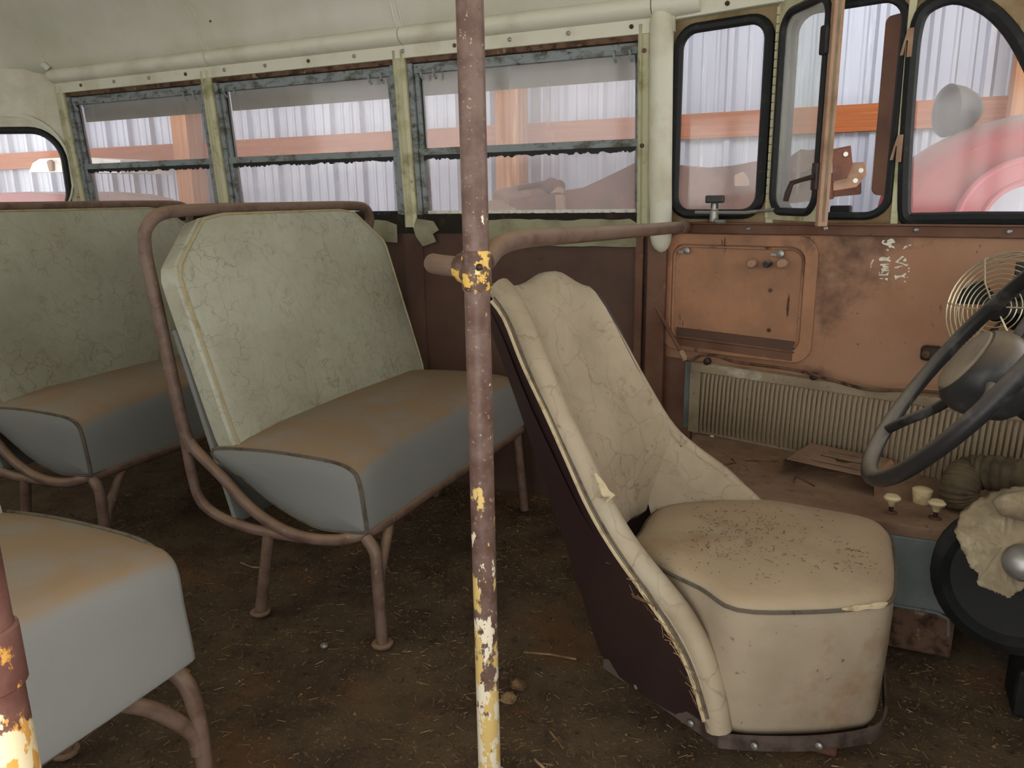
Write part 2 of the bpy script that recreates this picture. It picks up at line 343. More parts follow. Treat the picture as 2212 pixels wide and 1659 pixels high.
# trim: half-round cove moulding over the windows ---------------------
tr = sroot('trim_1')
SX = (-2.895, -2.091, -1.323, -.555, -.43)
for a, c in zip(SX[:-1], SX[1:]):
    sec = [(.035, 1.46)]+[(-.004-.036*math.cos(t), 1.4285+.0265*math.sin(t)) for t in [math.radians(90-180*k/10) for k in range(11)]]+[(.035, 1.40)]
    MB().loft([[(x, 2.155+p, q) for p, q in sec] for x in (a+.0015, c-.0015)]).build('cove_moulding', 'cream', tr, smooth=True)
    MB().bb(a, min(c, -.5), 2.150, 2.172, 1.366, 1.404).build('flat_strip', 'cream', tr, bevel=.002)
for i in range(13):
    x = -2.75+i*.178
    MB().lathe([(.006, 0), (.006, .003), (.003, .005)], (x, 2.150, 1.386), (0, -1, 0), 10).build('screw', 'steel' if i % 3 else 'rustframe', tr)
MB().lathe([(.012, 0), (.012, .02), (.006, .026)], (-2.885, 2.125, 1.452), (-.3, -.6, .6), 12).build('moulding_cap', 'cream', tr, smooth=True)

# side windows ---------------------------------------------------------
def bar(bm_, x0, x1, z0, z1, y0, y1):
    bm_.loft([[(x0, wy(z)+y0, z), (x1, wy(z)+y0, z), (x1, wy(z)+y1, z), (x0, wy(z)+y1, z)] for z in (z0, z1)]); return bm_
def jag(x0, x1, z, h, n, y):
    top = [(x0+(x1-x0)*i/n, z) for i in range(n+1)]
    bot = [(x0+(x1-x0)*i/n, z-h*(.55+.45*random.random())) for i in range(n+1)]
    return MB().plate(top+bot[::-1], [], lambda u, v, t: Vector((u, wy(v)+y+t, v)), 0, .004)
for n, (a, c) in enumerate(zip(PX[:-1], PX[1:])):
    wn = sroot('window_%d' % (n+1)); x0, x1 = a+.024, c-.024
    if n == 2: x1 = c+.002
    bar(MB(), x0, x1, 1.352, 1.372, -.012, .02).build('head_frame', 'rustframe', wn, bevel=.002)
    for (p, q) in ((x0, x0+.016), (x1-.016, x1)): bar(MB(), p, q, .895, 1.352, -.010, .02).build('jamb', 'sash', wn, bevel=.002)
    s0, s1 = x0+.018, x1-.018
    bar(MB(), s0, s1, 1.322, 1.350, -.002, .014).build('upper_sash_rail', 'sash', wn, bevel=.002)
    bar(MB(), s0, s1, 1.082, 1.103, -.006, .016).build('meeting_rail', 'sash', wn, bevel=.002)
    for (p, q) in ((s0, s0+.014), (s1-.014, s1)):
        bar(MB(), p, q, 1.10, 1.322, .000, .014).build('upper_sash_stile', 'sash', wn, bevel=.002)
        bar(MB(), p, q, .90, 1.084, -.004, .012).build('lower_sash_stile', 'sash', wn, bevel=.002)
        bar(MB(), p+(.012 if p == s0 else -.006), q+(.006 if p == s0 else -.012), .90, 1.322, .010, .020).build('glazing_rubber', 'rubber', wn)
    jag(s0+.014, s1-.014, 1.084, .018, 110, -.002).build('crumbling_seal', 'rubber', wn)
    bar(MB(), s0, s1, .893, .902, -.004, .014).build('lower_sash_rail', 'gap', wn)
    jag(s0+.014, s1-.014, .912, .014, 110, .002).build('crumbling_seal', 'decal' if n == 2 else 'rubber', wn)
    bar(MB(), s0+.012, s1-.012, 1.262, 1.326, .034, .040).build('top_band', 'header', wn)  # grey band just outside the top of the upper pane
    bar(MB(), s0+.012, s1-.012, 1.10, 1.324, .010, .013).build('pane', GL_SIDE, wn)
    bar(MB(), s0+.012, s1-.012, .90, 1.086, .006, .009).build('pane', GL_SIDE, wn)
    for x in (s0+.03, s0+.075, s1-.075, s1-.03):
        MB().tube([(x, wy(1.33)-.004, 1.332), (x, wy(1.33)-.016, 1.328), (x+.004, wy(1.3)-.018, 1.312), (x+.006, wy(1.3)-.008, 1.302)], .004, 8).build('sash_catch', 'sash', wn, smooth=True)

# rear quarter: the wall bends inward behind the last post -----------------
AR = math.radians(28); RP = Vector((-2.905, WY-.01, 0)); RU = Vector((-math.cos(AR), -math.sin(AR), 0)); RN = Vector((-math.sin(AR), math.cos(AR), 0))
def RWp(u, z, d=0): return RP+RU*u+RN*d+Vector((0, 0, z))
wr = sroot('wall_rear')
qw = rrect(.03, .62, .885, 1.235, .12, 8)
MB().plate([(0, -.02), (.75, -.02), (.75, 1.46), (0, 1.46)], [qw], RWp, -.01, .02).build('quarter_panel', 'cream', wr)
MB().plate(rrect(-.0, .70, .86, 1.30, .2, 8), [rrect(.008, .685, .865, 1.285, .19, 8)], RWp, -.022, -.01).build('window_moulding', 'cream', wr)
MB().bb(-4.0, -3.55, -.2, 1.85, -.02, 1.75).build('rear_panel', 'cream', wr)
w4 = sroot('window_4')
MB().tube([RWp(u, z, -.006) for u, z in qw], .014, 8, True).build('gasket', 'rubber', w4, smooth=True)
MB().plate(rrect(.034, .616, .889, 1.231, .116, 8), [], RWp, .004, .007).build('pane', GL_FRONT, w4)

# ceiling --------------------------------------------------------------
CP = [(2.165, 1.435), (2.125, 1.465), (2.10, 1.53), (2.05, 1.595), (1.96, 1.67), (1.80, 1.745), (1.55, 1.80), (1.25, 1.832), (1.0, 1.84)]
CP = CP+[(2.0-y, z) for y, z in CP[-2::-1]]
prof = [(p.x, p.y) for p in cr([Vector((y, z, 0)) for y, z in CP], 4)]
ce = sroot('ceiling')
seams = (-2.89, -2.091, -1.323, -.53, .25, 1.15)
for a, c in zip(seams[:-1], seams[1:]):
    r0 = [(y, z) for y, z in prof]; r1 = [(y, z+.012) for y, z in prof][::-1]
    MB().loft([[(x, y, z) for y, z in r0+r1] for x in (a, c)]).build('ceiling_panel', 'ceil', ce, smooth=True)
for x in seams[1:-1]:
    for dx, r in ((-.012, .0038), (.012, .0038)):
        MB().tube([(x+dx, y, z-.001) for y, z in prof], r, 6).build('seam_bead', 'ceil', ce, smooth=True)
    MB().loft([[(x+dx, y, z-.003-(0 if abs(dx) > .009 else .002)) for y, z in prof] for dx in (-.010, -.006, .006, .010)], closed=False).build('seam_strip', 'ceil', ce, smooth=True)
# rear dome
rings = []
for k in range(9):
    t = k/8*math.pi/2*.98; s = math.cos(t); x = -2.89-1.05*math.sin(t)
    rings.append([(x, 1+(y-1)*(.25+.75*s), 1.40+(z-1.40)*(.15+.85*s)) for y, z in prof])
MB().loft(rings, closed=False).build('rear_dome', 'ceil', ce, smooth=True, angle=None)
MB().tube([(-2.89, y, z-.001) for y, z in prof], .003, 6).build('seam_bead', 'ceil', ce, smooth=True)
for (x, y) in ((-2.03, 2.1), (-1.26, 2.105), (-2.6, 1.98)):
    MB().lathe([(.004, 0), (.003, .003)], (x, y, 1.53 if y > 2 else 1.645), (0, -.8, -.5), 8).build('screw', 'rustframe', ce)

# cowl under the windscreen and the right-hand side of the bus (door opening beside the camera); both out of view, added to darken the floor
cw = sroot('wall_cowl')
MB().bb(1.02, 1.05, -.22, 1.86, -.02, .88).build('cowl_panel', 'tan', cw)
MB().bb(.80, 1.02, -.22, 1.86, .80, .88).build('dash_shelf', 'tan', cw)
MB().bb(1.02, 1.07, .75, .83, .88, 1.62).build('windscreen_post', 'rustframe', cw)
MB().bb(1.0, 1.07, -.22, 1.9, 1.55, 1.84).build('windscreen_header', 'cream', cw)
wrt = sroot('wall_right')
MB().bb(-4.0, -.62, -.24, -.21, -.02, .88).build('lower_panel', 'tan', wrt)
MB().bb(-4.0, 1.05, -.24, -.21, 1.40, 1.47).build('header', 'cream', wrt)
for X in (-2.883, -2.131, -1.346, -.62, .40): MB().bb(X-.03, X+.03, -.24, -.21, .88 if X < 0 else 0, 1.40).build('window_post', 'post', wrt)
MB().bb(.43, 1.05, -.24, -.21, -.02, .88).build('lower_panel', 'tan', wrt)

# front-left wall --------------------------------------------------------
wf = sroot('wall_front')
W5 = rrect(.027, .273, .897, 1.372, .05, 6)
W6 = rrect(.333, .580, .893, 1.372, .05, 6)
w7px = [(1958, 470), (1953, 430), (1958, 300), (1968, 160), (1978, 70), (2000, 20), (2060, -6), (2120, 10), (2170, 50), (2212, 112), (2260, 220), (2290, 330), (2300, 430), (2290, 462), (2250, 472), (2100, 472), (1985, 474)]
W7 = [(p.x, p.y) for p in cr([Vector((*fpx(x, y), 0)) for x, y in w7px], 3, True)]
MB().plate([(-.01, .868), (1.12, .868), (1.12, 1.62), (.45, 1.56), (-.01, 1.452)], [W5, W6, W7], FWp, 0, .012).build('window_panel', 'ochre', wf)
# painted mullions and header strip that lie over the panel
MB().plate([(-.01, 1.396), (.42, 1.396), (.62, 1.408), (.72, 1.425), (1.12, 1.46), (1.12, 1.60), (.45, 1.55), (-.01, 1.46)], [], FWp, -.03, 0).build('header_panel', 'cream', wf, bevel=.003)
for u, z in ((.06, 1.412), (.17, 1.412), (.29, 1.414)): MB().lathe([(.006, 0), (.006, .004), (.003, .006)], FWp(u, z, -.03), -FN, 10).build('screw', 'rustframe', wf)
MB().plate([(.291, .872), (.309, .872), (.309, 1.396), (.291, 1.396)], [], FWp, -.010, 0).build('mullion', 'post', wf, bevel=.002)
MB().plate([(.590, .872), (.606, .872), (.600, 1.40), (.584, 1.40)], [], FWp, -.012, 0).build('mullion', 'post', wf, bevel=.002)
MB().plate([(-.005, .875), (.012, .875), (.012, 1.39), (-.005, 1.39)], [], FWp, -.012, 0).build('mullion', 'post', wf, bevel=.002)
# lower orange panel with hatch recess
HO = rrect(.008, .425, .522, .838, .045, 6)
MB().plate([(-.02, -.02), (1.25, -.02), (1.25, .870), (-.02, .870)], [HO], FWp, 0, .014).build('orange_panel', 'orange', wf)
MB().plate([(-.02, .846), (1.25, .846), (1.25, .872), (-.02, .872)], [], FWp, -.010, 0).build('sill_flange', 'rustbox', wf, bevel=.003)
MB().plate([(-.02, .872), (1.25, .872), (1.25, .876), (-.02, .876)], [], FWp, -.022, 0).build('sill_ledge', 'rustbox', wf)
MB().plate([(-.02, 0), (.107, 0), (.107, .49), (-.02, .49)], [], FWp, -.006, 0).build('corner_panel', 'rustbox', wf)
MB().plate([(.085, .29), (.115, .29), (.115, .485), (.085, .485)], [], FWp, -.012, -.006).build('grey_edge_strip', 'apron', wf)
for x, y in ((1484, 497), (1617, 494), (1784, 493), (1979, 496), (2180, 500)):
    u, z = fpx(x, y, -.01); MB().lathe([(.0065, 0), (.0065, .004), (.003, .007)], FWp(u, z, -.010), -FN, 12).build('screw', 'steel', wf, smooth=True)
# gaskets and panes
for nm, loop, pane in (('window_5', W5, GL_FRONT), ('window_7', W7, GL_FRONT)):
    wn = sroot(nm); c = Vector((sum(p[0] for p in loop)/len(loop), sum(p[1] for p in loop)/len(loop)))
    MB().tube([FWp(u, z, -.004) for u, z in loop], .0135 if nm == 'window_5' else .0155, 8, True).build('gasket', 'rubber', wn, smooth=True)
    MB().tube([FWp(u+(c.x-u)*.03, z+(c.y-z)*.03, -.004) for u, z in loop], .005, 6, True).build('putty_bead', 'piping' if nm == 'window_5' else 'gap', wn, smooth=True)
    MB().plate([(u, z) for u, z in loop], [], FWp, .004, .007).build('pane', pane, wn)
w6 = sroot('window_6')
MB().tube([FWp(u, z, -.002) for u, z in W6], .010, 8, True).build('gasket', 'rubber', w6, smooth=True)
# wing: opened inward on a piano hinge
HP = FWp(.302, 0, -.014); FP = Vector((-.090, 1.900, 0)); WL = (FP-HP).length; WU = (FP-HP).normalized(); WN = Vector((-WU.y, WU.x, 0))
if WN.dot(-CAM+HP) < 0: WN = -WN
def WWp(s_, z, d=0): return HP+WU*s_+WN*d+Vector((0, 0, z))
hole = rrect(.022, WL-.030, .905, 1.365, .045, 6)
MB().plate([(0, .885), (WL, .885), (WL, 1.40), (0, 1.40)], [hole], WWp, -.004, .004).build('wing_frame', 'post', w6)
MB().tube([WWp(s_, z, -.004) for s_, z in hole], .010, 8, True).build('wing_gasket', 'rubber', w6, smooth=True)
MB().plate(hole, [], WWp, -.001, .002).build('wing_pane', GL_WING, w6)
MB().plate([(WL-.014, .875), (WL, .875), (WL, 1.42), (WL-.014, 1.42)], [], WWp, -.012, .012).build('wing_stile', 'rustlight', w6, bevel=.002)
MB().plate([(WL-.034, 1.24), (WL-.010, 1.24), (WL-.010, 1.30), (WL-.034, 1.30)], [], WWp, -.022, -.010).build('catch_block', 'rubber', w6, bevel=.003)
la = MB().plate([(WL-.03, .955), (WL-.010, .955), (WL-.010, 1.015), (WL-.03, 1.015)], [], WWp, -.020, -.008).build('latch_plate', 'shell', w6, bevel=.002)
MB().tube([WWp(WL-.02, .985, -.018), WWp(WL-.035, .978, -.04), WWp(WL-.05, .972, -.055), WWp(WL-.052, .95, -.062), WWp(WL-.056, .932, -.064)], [.006, .005, .006, .007, .006], 8).build('latch_lever', 'shell', w6, smooth=True)
kn = MB().tube([WWp(-.002, .890, -.006), WWp(-.002, .9075, -.006)], .0048, 8).build('hinge_knuckle', 'post', w6, smooth=True)
for k in range(1, 25): instance(kn).location.z = .0200*k
for z in (1.245, 1.02):   # little forked clips on the right mullion
    MB().plate([(.578, z), (.584, z+.03), (.590, z+.055), (.602, z+.055), (.602, z-.005), (.592, z-.005), (.592, z+.03), (.588, z+.03), (.584, z)], [], FWp, -.020, -.012).build('forked_clip', 'rustlight', w6)
# support stay with wing nut at the bottom of window 5
st = thing('window_stay', FWp(.15, .876), 'grey metal window stay arm with wing-nut clamp on the sill', 'window stay')
MB().tube([FWp(.115, .903, -.05), FWp(.25, .902, -.045), FWp(.345, .912, -.055), FWp(.375, .908, -.06)], .0042, 8).build('arm', 'steel', st, smooth=True)
MB().lathe([(.012, 0), (.012, .026), (.008, .030), (.007, .045)], FWp(.168, .880, -.048), (0, 0, 1), 14).build('clamp_body', 'steel', st, smooth=True)
MB().box(FWp(.168, .937, -.048), (.052, .012, .020), Matrix.Rotation(-A14, 3, 'Z')).box(FWp(.168, .922, -.048), (.02, .010, .02), Matrix.Rotation(-A14, 3, 'Z')).build('wing_nut', 'lampglass', st, bevel=.004)
MB().tube([FWp(.17, .884, -.052), FWp(.185, .879, -.06), FWp(.205, .879, -.062)], [.007, .006, .005], 8).build('finger_lever', 'steel', st, smooth=True)

# hatch door ------------------------------------------------------------
hd = thing('hatch_door', FWp(.21, .53), 'orange-brown rounded hatch door with two latches and three knobs in the side panel', 'hatch')
MB().plate(rrect(.002, .431, .516, .844, .05, 6), [rrect(.030, .400, .543, .816, .035, 6)], FWp, -.010, .004).build('hatch_frame', 'orange2', hd, bevel=.004)
MB().plate(rrect(.026, .404, .540, .820, .034, 6), [], FWp, .000, .008).build('hatch_panel', 'orange2', hd)
MB().tube([FWp(u, z, -.001) for u, z in rrect(.034, .394, .549, .810, .032, 6)], .004, 8, True).build('bead', 'orange', hd, smooth=True)
MB().plate([(.05, .556), (.385, .548), (.385, .572), (.05, .580)], [], FWp, -.006, .000).build('hinge_leaf', 'tan', hd)
MB().tube([FWp(.05, .554, -.007), FWp(.39, .545, -.007)], .0042, 8).build('hinge_pin', 'rustbox', hd, smooth=True)
MB().plate([(.055, .530), (.385, .522), (.385, .542), (.055, .550)], [], FWp, -.012, -.008).build('hinge_leaf', 'rustbox', hd)
for x, y in ((1488, 541), (1690, 547)):
    u, z = fpx(x, y); MB().lathe([(.004, 0), (.004, .012), (.010, .013), (.010, .017), (.003, .02)], FWp(u, z), -FN, 14).box(FWp(u-.012, z-.003, -.012), (.026, .005, .007), Matrix.Rotation(-A14, 3, 'Z')).build('turn_latch', 'steel', hd, smooth=True)
for x, y, r, mm in ((1623, 573, .0115, 'rustlight'), (1656, 574, .0095, 'lampglass'), (1688, 573, .0125, 'rustlight')):
    u, z = fpx(x, y, -.03); MB().lathe([(r*.55, 0), (r*.55, .016), (r, .018), (r, .034), (r*.8, .037)], FWp(u, z+.004), -FN, 16).build('pull_knob', mm, hd, smooth=True)
for x, y in ((1664, 627), (1661, 713)):
    u, z = fpx(x, y); MB().lathe([(.0055, 0), (.0055, .0015)], FWp(u, z), -FN, 12).build('rivet', 'rustframe', hd)

# flaked white lettering on the orange panel, two columns reading upward -----
D0, DS = (1840, 490), 200/2212
gly = [[(715, 380), (740, 320), (790, 312), (780, 340), (755, 365), (775, 390), (850, 380), (850, 320), (930, 280), (990, 290), (1040, 375), (1000, 380), (955, 395), (940, 420), (960, 455), (1010, 460), (1030, 520), (960, 490), (900, 500), (870, 455), (760, 420)],
       [(820, 550), (850, 525), (885, 545), (880, 575), (845, 580)], [(1225, 545), (1250, 470), (1310, 440), (1340, 490), (1290, 500)], [(1340, 450), (1400, 415), (1430, 445), (1390, 460)],
       [(450, 880), (505, 775), (530, 780), (495, 860), (465, 930), (470, 975), (445, 980)],
       [(650, 760), (700, 725), (790, 715), (800, 740), (850, 735), (905, 705), (910, 740), (875, 765), (940, 800), (920, 835), (830, 810), (660, 812)],
       [(670, 910), (690, 885), (900, 882), (895, 893), (780, 910), (870, 945), (885, 965), (830, 975), (880, 990), (880, 1005), (800, 1000), (900, 1040), (895, 1055), (760, 1060), (735, 1110), (700, 1105), (720, 1060), (705, 1000), (760, 985), (730, 935)],
       [(640, 1135), (700, 1130), (780, 1140), (840, 1110), (890, 1080), (860, 1165), (800, 1160), (760, 1165), (650, 1160)], [(660, 1240), (680, 1222), (750, 1228), (740, 1250)], [(785, 1235), (830, 1220), (870, 1230), (845, 1290), (820, 1270)], [(650, 1070), (670, 1080), (672, 1118), (650, 1110)],
       [(1035, 845), (1120, 770), (1180, 710), (1220, 690), (1250, 715), (1160, 780), (1090, 845), (1210, 860), (1300, 900), (1365, 890), (1310, 945), (1200, 885)], [(1260, 760), (1290, 740), (1310, 820), (1240, 830), (1230, 800)],
       [(1015, 995), (1040, 950), (1140, 935), (1220, 920), (1210, 945), (1110, 975), (1090, 1000), (1060, 985)], [(1350, 1000), (1365, 960), (1385, 990), (1365, 1020)], [(1340, 1070), (1360, 1045), (1385, 1065), (1355, 1085)],
       [(1015, 1165), (1050, 1150), (1060, 1170), (1190, 1160), (1280, 1100), (1300, 1120), (1260, 1180), (1280, 1220), (1200, 1195), (1110, 1210), (1045, 1265)], [(1235, 1320), (1265, 1285), (1295, 1315)], [(1300, 1200), (1350, 1190), (1340, 1220)]]
dc = MB()
for g in gly:
    dc.plate([fpx(D0[0]+x*DS, D0[1]+y*DS) for x, y in g], [], FWp, -.0012, 0)
dc.build('flaked_lettering', 'decal', wf, label='flaked white painted lettering in two upright columns')

# louvred panel: ribs side by side --------------------------------------
lv = thing('ribbed_heater_panel', FWp(.6, .285), 'long dusty beige panel of upright ribs under the orange hatch wall', 'heater panel')
MB().plate([(.108, .283), (1.2, .270), (1.2, .470), (.108, .490)], [], FWp, -.020, 0).build('backing', 'louvre', lv)
MB().plate([(.108, .463), (1.2, .445), (1.2, .470), (.108, .490)], [], FWp, -.030, -.020).build('top_flange', 'louvre', lv, bevel=.003)
MB().plate([(.108, .283), (.140, .283), (.140, .475), (.108, .475)], [], FWp, -.028, -.020).build('end_flange', 'louvre', lv, bevel=.003)
RS = .0122
rb = MB().tube([FWp(.147, .292, -.022), FWp(.147, .310, -.027), FWp(.151, .445, -.027), FWp(.152, .462, -.022)], .0046, 7).build('rib', 'louvre', lv, smooth=True)
for k in range(1, 84):
    c = instance(rb); v = FU*(RS*k)+Vector((0, 0, -.0172*k*RS)); c.location = v
# rods and cable on the panel
rd = thing('linkage_rod', FWp(.03, .56), 'thin rusty linkage rod slanting across the hatch corner', 'rod')
q0 = onp(1400, 632, P0-FN*.03, FN); q1 = onp(1478, 772, P0-FN*.04, FN)
MB().tube([q0, q1], .0055, 8).build('rod', 'rustbox', rd, smooth=True)
MB().box(q0, (.02, .02, .03)).build('bracket', 'shell', rd, bevel=.004)
MB().tube([q1-(q1-q0).normalized()*.02, q1+(q1-q0).normalized()*.01], .009, 8).build('collar', 'rustlight', rd, smooth=True)
cb = thing('conduit_cable', FWp(.3, .49), 'dark cable clipped along the top of the ribbed panel', 'cable')
pts = [q1, *[onp(x, y, P0-FN*.042, FN) for x, y in ((1495, 778), (1515, 768), (1545, 768), (1590, 782), (1650, 790), (1720, 800), (1800, 822), (1880, 842), (1960, 843), (2050, 850), (2150, 860))]]
MB().tube(cr(pts, 4), .0042, 7).build('sheath', 'rustframe', cb, smooth=True)
for x, y in ((1530, 780), (1760, 812)):
    MB().lathe([(.010, 0), (.010, .012), (.005, .014)], onp(x, y, P0-FN*.03, FN), -FN, 10).build('clip', 'shell', cb, smooth=True)

# box beside the driver ----------------------------------------------------
BZ = .28
bx = thing('side_box', (.3, 1.85, 0), 'dusty brown-topped side box with grey apron beside the driver seat', 'box')
MB().plate([(-.405, 2.163), (-.40, 1.93), (-.30, 1.68), (1.0, 1.657), (1.0, 1.815)], [], lambda u, v, t: Vector((u, v, t)), BZ-.025, BZ).build('box_top', 'boxtop', bx, bevel=.008)
MB().bb(-.28, 1.0, 1.672, 1.684, .095, BZ-.025).build('apron', 'apron', bx, bevel=.004)
MB().bb(-.28, .235, 1.667, 1.690, 0, .095).build('kick_strip', 'rustframe', bx, bevel=.006)
MB().tube([(-.2, 1.670, .098), (.20, 1.670, .098), (.222, 1.670, .088), (.226, 1.670, .05)], .004, 8).build('apron_bead', 'apron', bx, smooth=True)
MB().plate([(-.405, 2.16), (-.40, 1.94), (-.39, 1.94), (-.395, 2.16)], [], lambda u, v, t: Vector((u, v, t)), 0, BZ-.025).build('end_panel', 'rustbox', bx)

# ================================================================== SEATS
def bench(name, ox, oy, sgn, oz, label, span=.86, plump=0.):
    """ox shifts along the bus, oy is the aisle end, sgn is the direction towards the wall"""
    def W(x, t, z): return Vector((x+ox, oy+sgn*t, z+oz*(0 if z < .2 else 1)))
    t_ = thing(name, (ox-1.15, oy+sgn*.4, 0), label, 'bench seat', 'bus bench seats')
    # cushion
    pr = [(-1.328, .397), (-1.245, .408), (-1.138, .414), (-1.025, .413), (-.965, .408), (-.932, .393), (-.921, .365), (-.917, .335), (-.911, .275), (-.918, .262), (-.978, .254), (-1.053, .254), (-1.152, .288), (-1.24, .338), (-1.312, .372)]
    ring = [(p.x, p.y) for p in cr([Vector((x, z, 0)) for x, z in pr], 3, True)]
    cxm, czm = -1.08, .34
    rings = []
    for t, k, up in ((.004, .80, 0), (.0, .93, 0), (.003, .99, 0), (.010, 1, .002), (.05, 1, .012), (.15, 1, .022), (span*.5, 1, .026), (span-.1, 1, .022), (span-.03, 1, .01), (span, .98, 0)):
        rings.append([W(cxm+(x-cxm)*k+(plump*.03*(1-abs(t-.1)) if x > -.96 else 0), t+.0, czm+(z-czm)*k+(up*min(1, max(0, (z-.33)/.06)))+(plump*.035 if z > .36 else 0)) for x, z in ring])
    cu = MB().loft(rings).build('cushion', 'vinylblue', t_, smooth=True, angle=None)
    MB().loft([[W(cxm+(x-cxm)*k, t-.004, czm+(z-czm)*k+(plump*.035 if z > .36 else 0)*k) for x, z in ring] for t, k in ((.004, .985), (.001, .95), (-.006, .6), (-.008, .2))]).build('end_panel', 'cushion_end', cu, smooth=True, angle=None)
    MB().tube([W(cxm+(x-cxm)*.995, .002, czm+(z-czm)*.995+(plump*.035 if z > .36 else 0)) for x, z in ring], .0042, 6, True).build('piping', 'dpiping', cu, smooth=True)
    # backrest
    k_ = .28; nn = math.hypot(1, k_); bx0, bz0 = -1.262, .40
    def B(t, h, d): # t across, h up the slope, d out along +x normal
        return W(bx0-k_*h/nn+d/nn, t, bz0+h/nn+d*k_/nn)
    H = .547
    out = [(.02, -.02), (span-.02, -.02), (span-.005, .03), (span-.02, H*.78), (span-.03, H*.82), (span-.15, H), (.13, H), (.012, H*.80), (.0, H*.74), (.01, .04)]
    def dense(l, n=5):
        o_ = []
        for i in range(len(l)):
            a, c = l[i], l[(i+1) % len(l)]
            for j in range(n): o_.append((a[0]+(c[0]-a[0])*j/n, a[1]+(c[1]-a[1])*j/n))
        return o_
    for _ in range(1): out = [q for i in range(len(out)) for q in ((out[i][0]*.9+out[(i+1) % len(out)][0]*.1, out[i][1]*.9+out[(i+1) % len(out)][1]*.1), (out[i][0]*.1+out[(i+1) % len(out)][0]*.9, out[i][1]*.1+out[(i+1) % len(out)][1]*.9))]
    out = dense(out, 2); cm = (span*.5, H*.42)
    def ringB(k, d, e=0): return [B(cm[0]+(a-cm[0])*k, cm[1]+(c-cm[1])*k-e*0, d) for a, c in out]
    bk = MB().loft([ringB(.90, -.072), ringB(.97, -.070), ringB(1.0, -.055), ringB(1.0, -.012), ringB(.975, .0), ringB(.94, .004), ringB(.8, .010), ringB(.5, .014), ringB(.2, .015)]).build('backrest', 'vinyl', t_, smooth=True, angle=35)
    MB().tube([p for p in ringB(.982, -.001)], .0042, 6, True).build('piping', 'piping', bk, smooth=True)
    MB().loft([[B(a, c, d) for a, c in ((.01, -.17), (span-.02, -.17), (span-.02, .30), (.01, .30))] for d in (-.082, -.070)]).build('back_board', 'cushion_end', bk, bevel=.003)
    # tube frame: back hoop, seat rail, rear loop, legs
    s0, s1 = .005, span+.01
    hoop = [(-1.392, .385), (-1.413, .432), (-1.429, .542), (-1.447, .69), (-1.462, .80), (-1.466, .850), (-1.457, .892)]
    near = [W(x, s0, z) for x, z in hoop]; far = [W(x, s1, z) for x, z in hoop]
    path = near+[W(-1.45, s0+.03, .922), W(-1.447, s0+.085, .931)]+[W(-1.447, s0+.085+(s1-s0-.17)*i/6, .933) for i in range(1, 6)]+[W(-1.447, s1-.085, .931), W(-1.45, s1-.03, .922)]+far[::-1]
    MB().tube(cr(path, 4), .0145, 12).build('back_hoop', 'tube', t_, smooth=True)
    dg = [(-1.400, .405), (-1.381, .385), (-1.31, .332), (-1.235, .269), (-1.158, .233), (-1.081, .221), (-1.005, .228), (-.955, .243)]
    path = [W(x, s0, z) for x, z in dg]+[W(-.925, s0+.03, .252), W(-.918, s0+.08, .254)]+[W(-.918, s0+.08+(s1-s0-.16)*i/5, .254) for i in range(1, 5)]+[W(-.918, s1-.08, .254), W(-.925, s1-.03, .252)]+[W(x, s1, z) for x, z in dg[::-1]]
    MB().tube(cr(path, 4), .0135, 12).build('seat_rail', 'tube', t_, smooth=True)
    path = [W(x, s0+.002, z) for x, z in ((-1.416, .43), (-1.414, .398), (-1.406, .318), (-1.386, .257), (-1.325, .226), (-1.241, .214), (-1.16, .214), (-1.09, .217))]
    MB().tube(cr(path, 5), .0125, 12).build('rear_loop', 'tube', t_, smooth=True)
    MB().tube(cr([W(-.925, s0+.01, .245), W(-.900, s0+.005, .215), W(-.894, s0, .158), W(-.892, s0, .0)], 5), .0135, 12).build('leg', 'tube', t_, smooth=True)
    MB().tube(cr([W(-.925, s0+.10, .245), W(-.910, s0+.06, .21), W(-.898, s0+.012, .155), W(-.895, s0+.006, .115)], 5), .0125, 12).build('leg_brace', 'tube', t_, smooth=True)
    MB().tube([W(-1.185, s0, .215), W(-1.21, s0, .11), W(-1.236, s0, 0)], .0135, 12).build('leg', 'tube', t_, smooth=True)
    MB().tube([W(-.918, span-.06, .245), W(-.90, span-.05, 0)], .0135, 12).build('leg', 'tube', t_, smooth=True)
    MB().tube([W(-1.185, span-.05, .215), W(-1.22, span-.05, 0)], .0135, 12).build('leg', 'tube', t_, smooth=True)
    for x in (-.892, -1.236): MB().lathe([(.024, 0), (.024, .004), (.016, .006)], W(x, s0, 0.0), (0, 0, 1), 12).build('foot_plate', 'tube', t_)
    return t_
bench('bench_seat', 0, 1.245, 1, 0, 'grey-green vinyl bench seat directly behind the driver, left of the slim pole')
bench('bench_seat', -.845, 1.245, 1, .012, 'grey-green vinyl bench seat in the second row at the left edge', span=.925)
bench('bench_seat', .012, .745, -1, .012, 'grey cloth bench cushion in the lower left corner across the aisle', plump=1.)

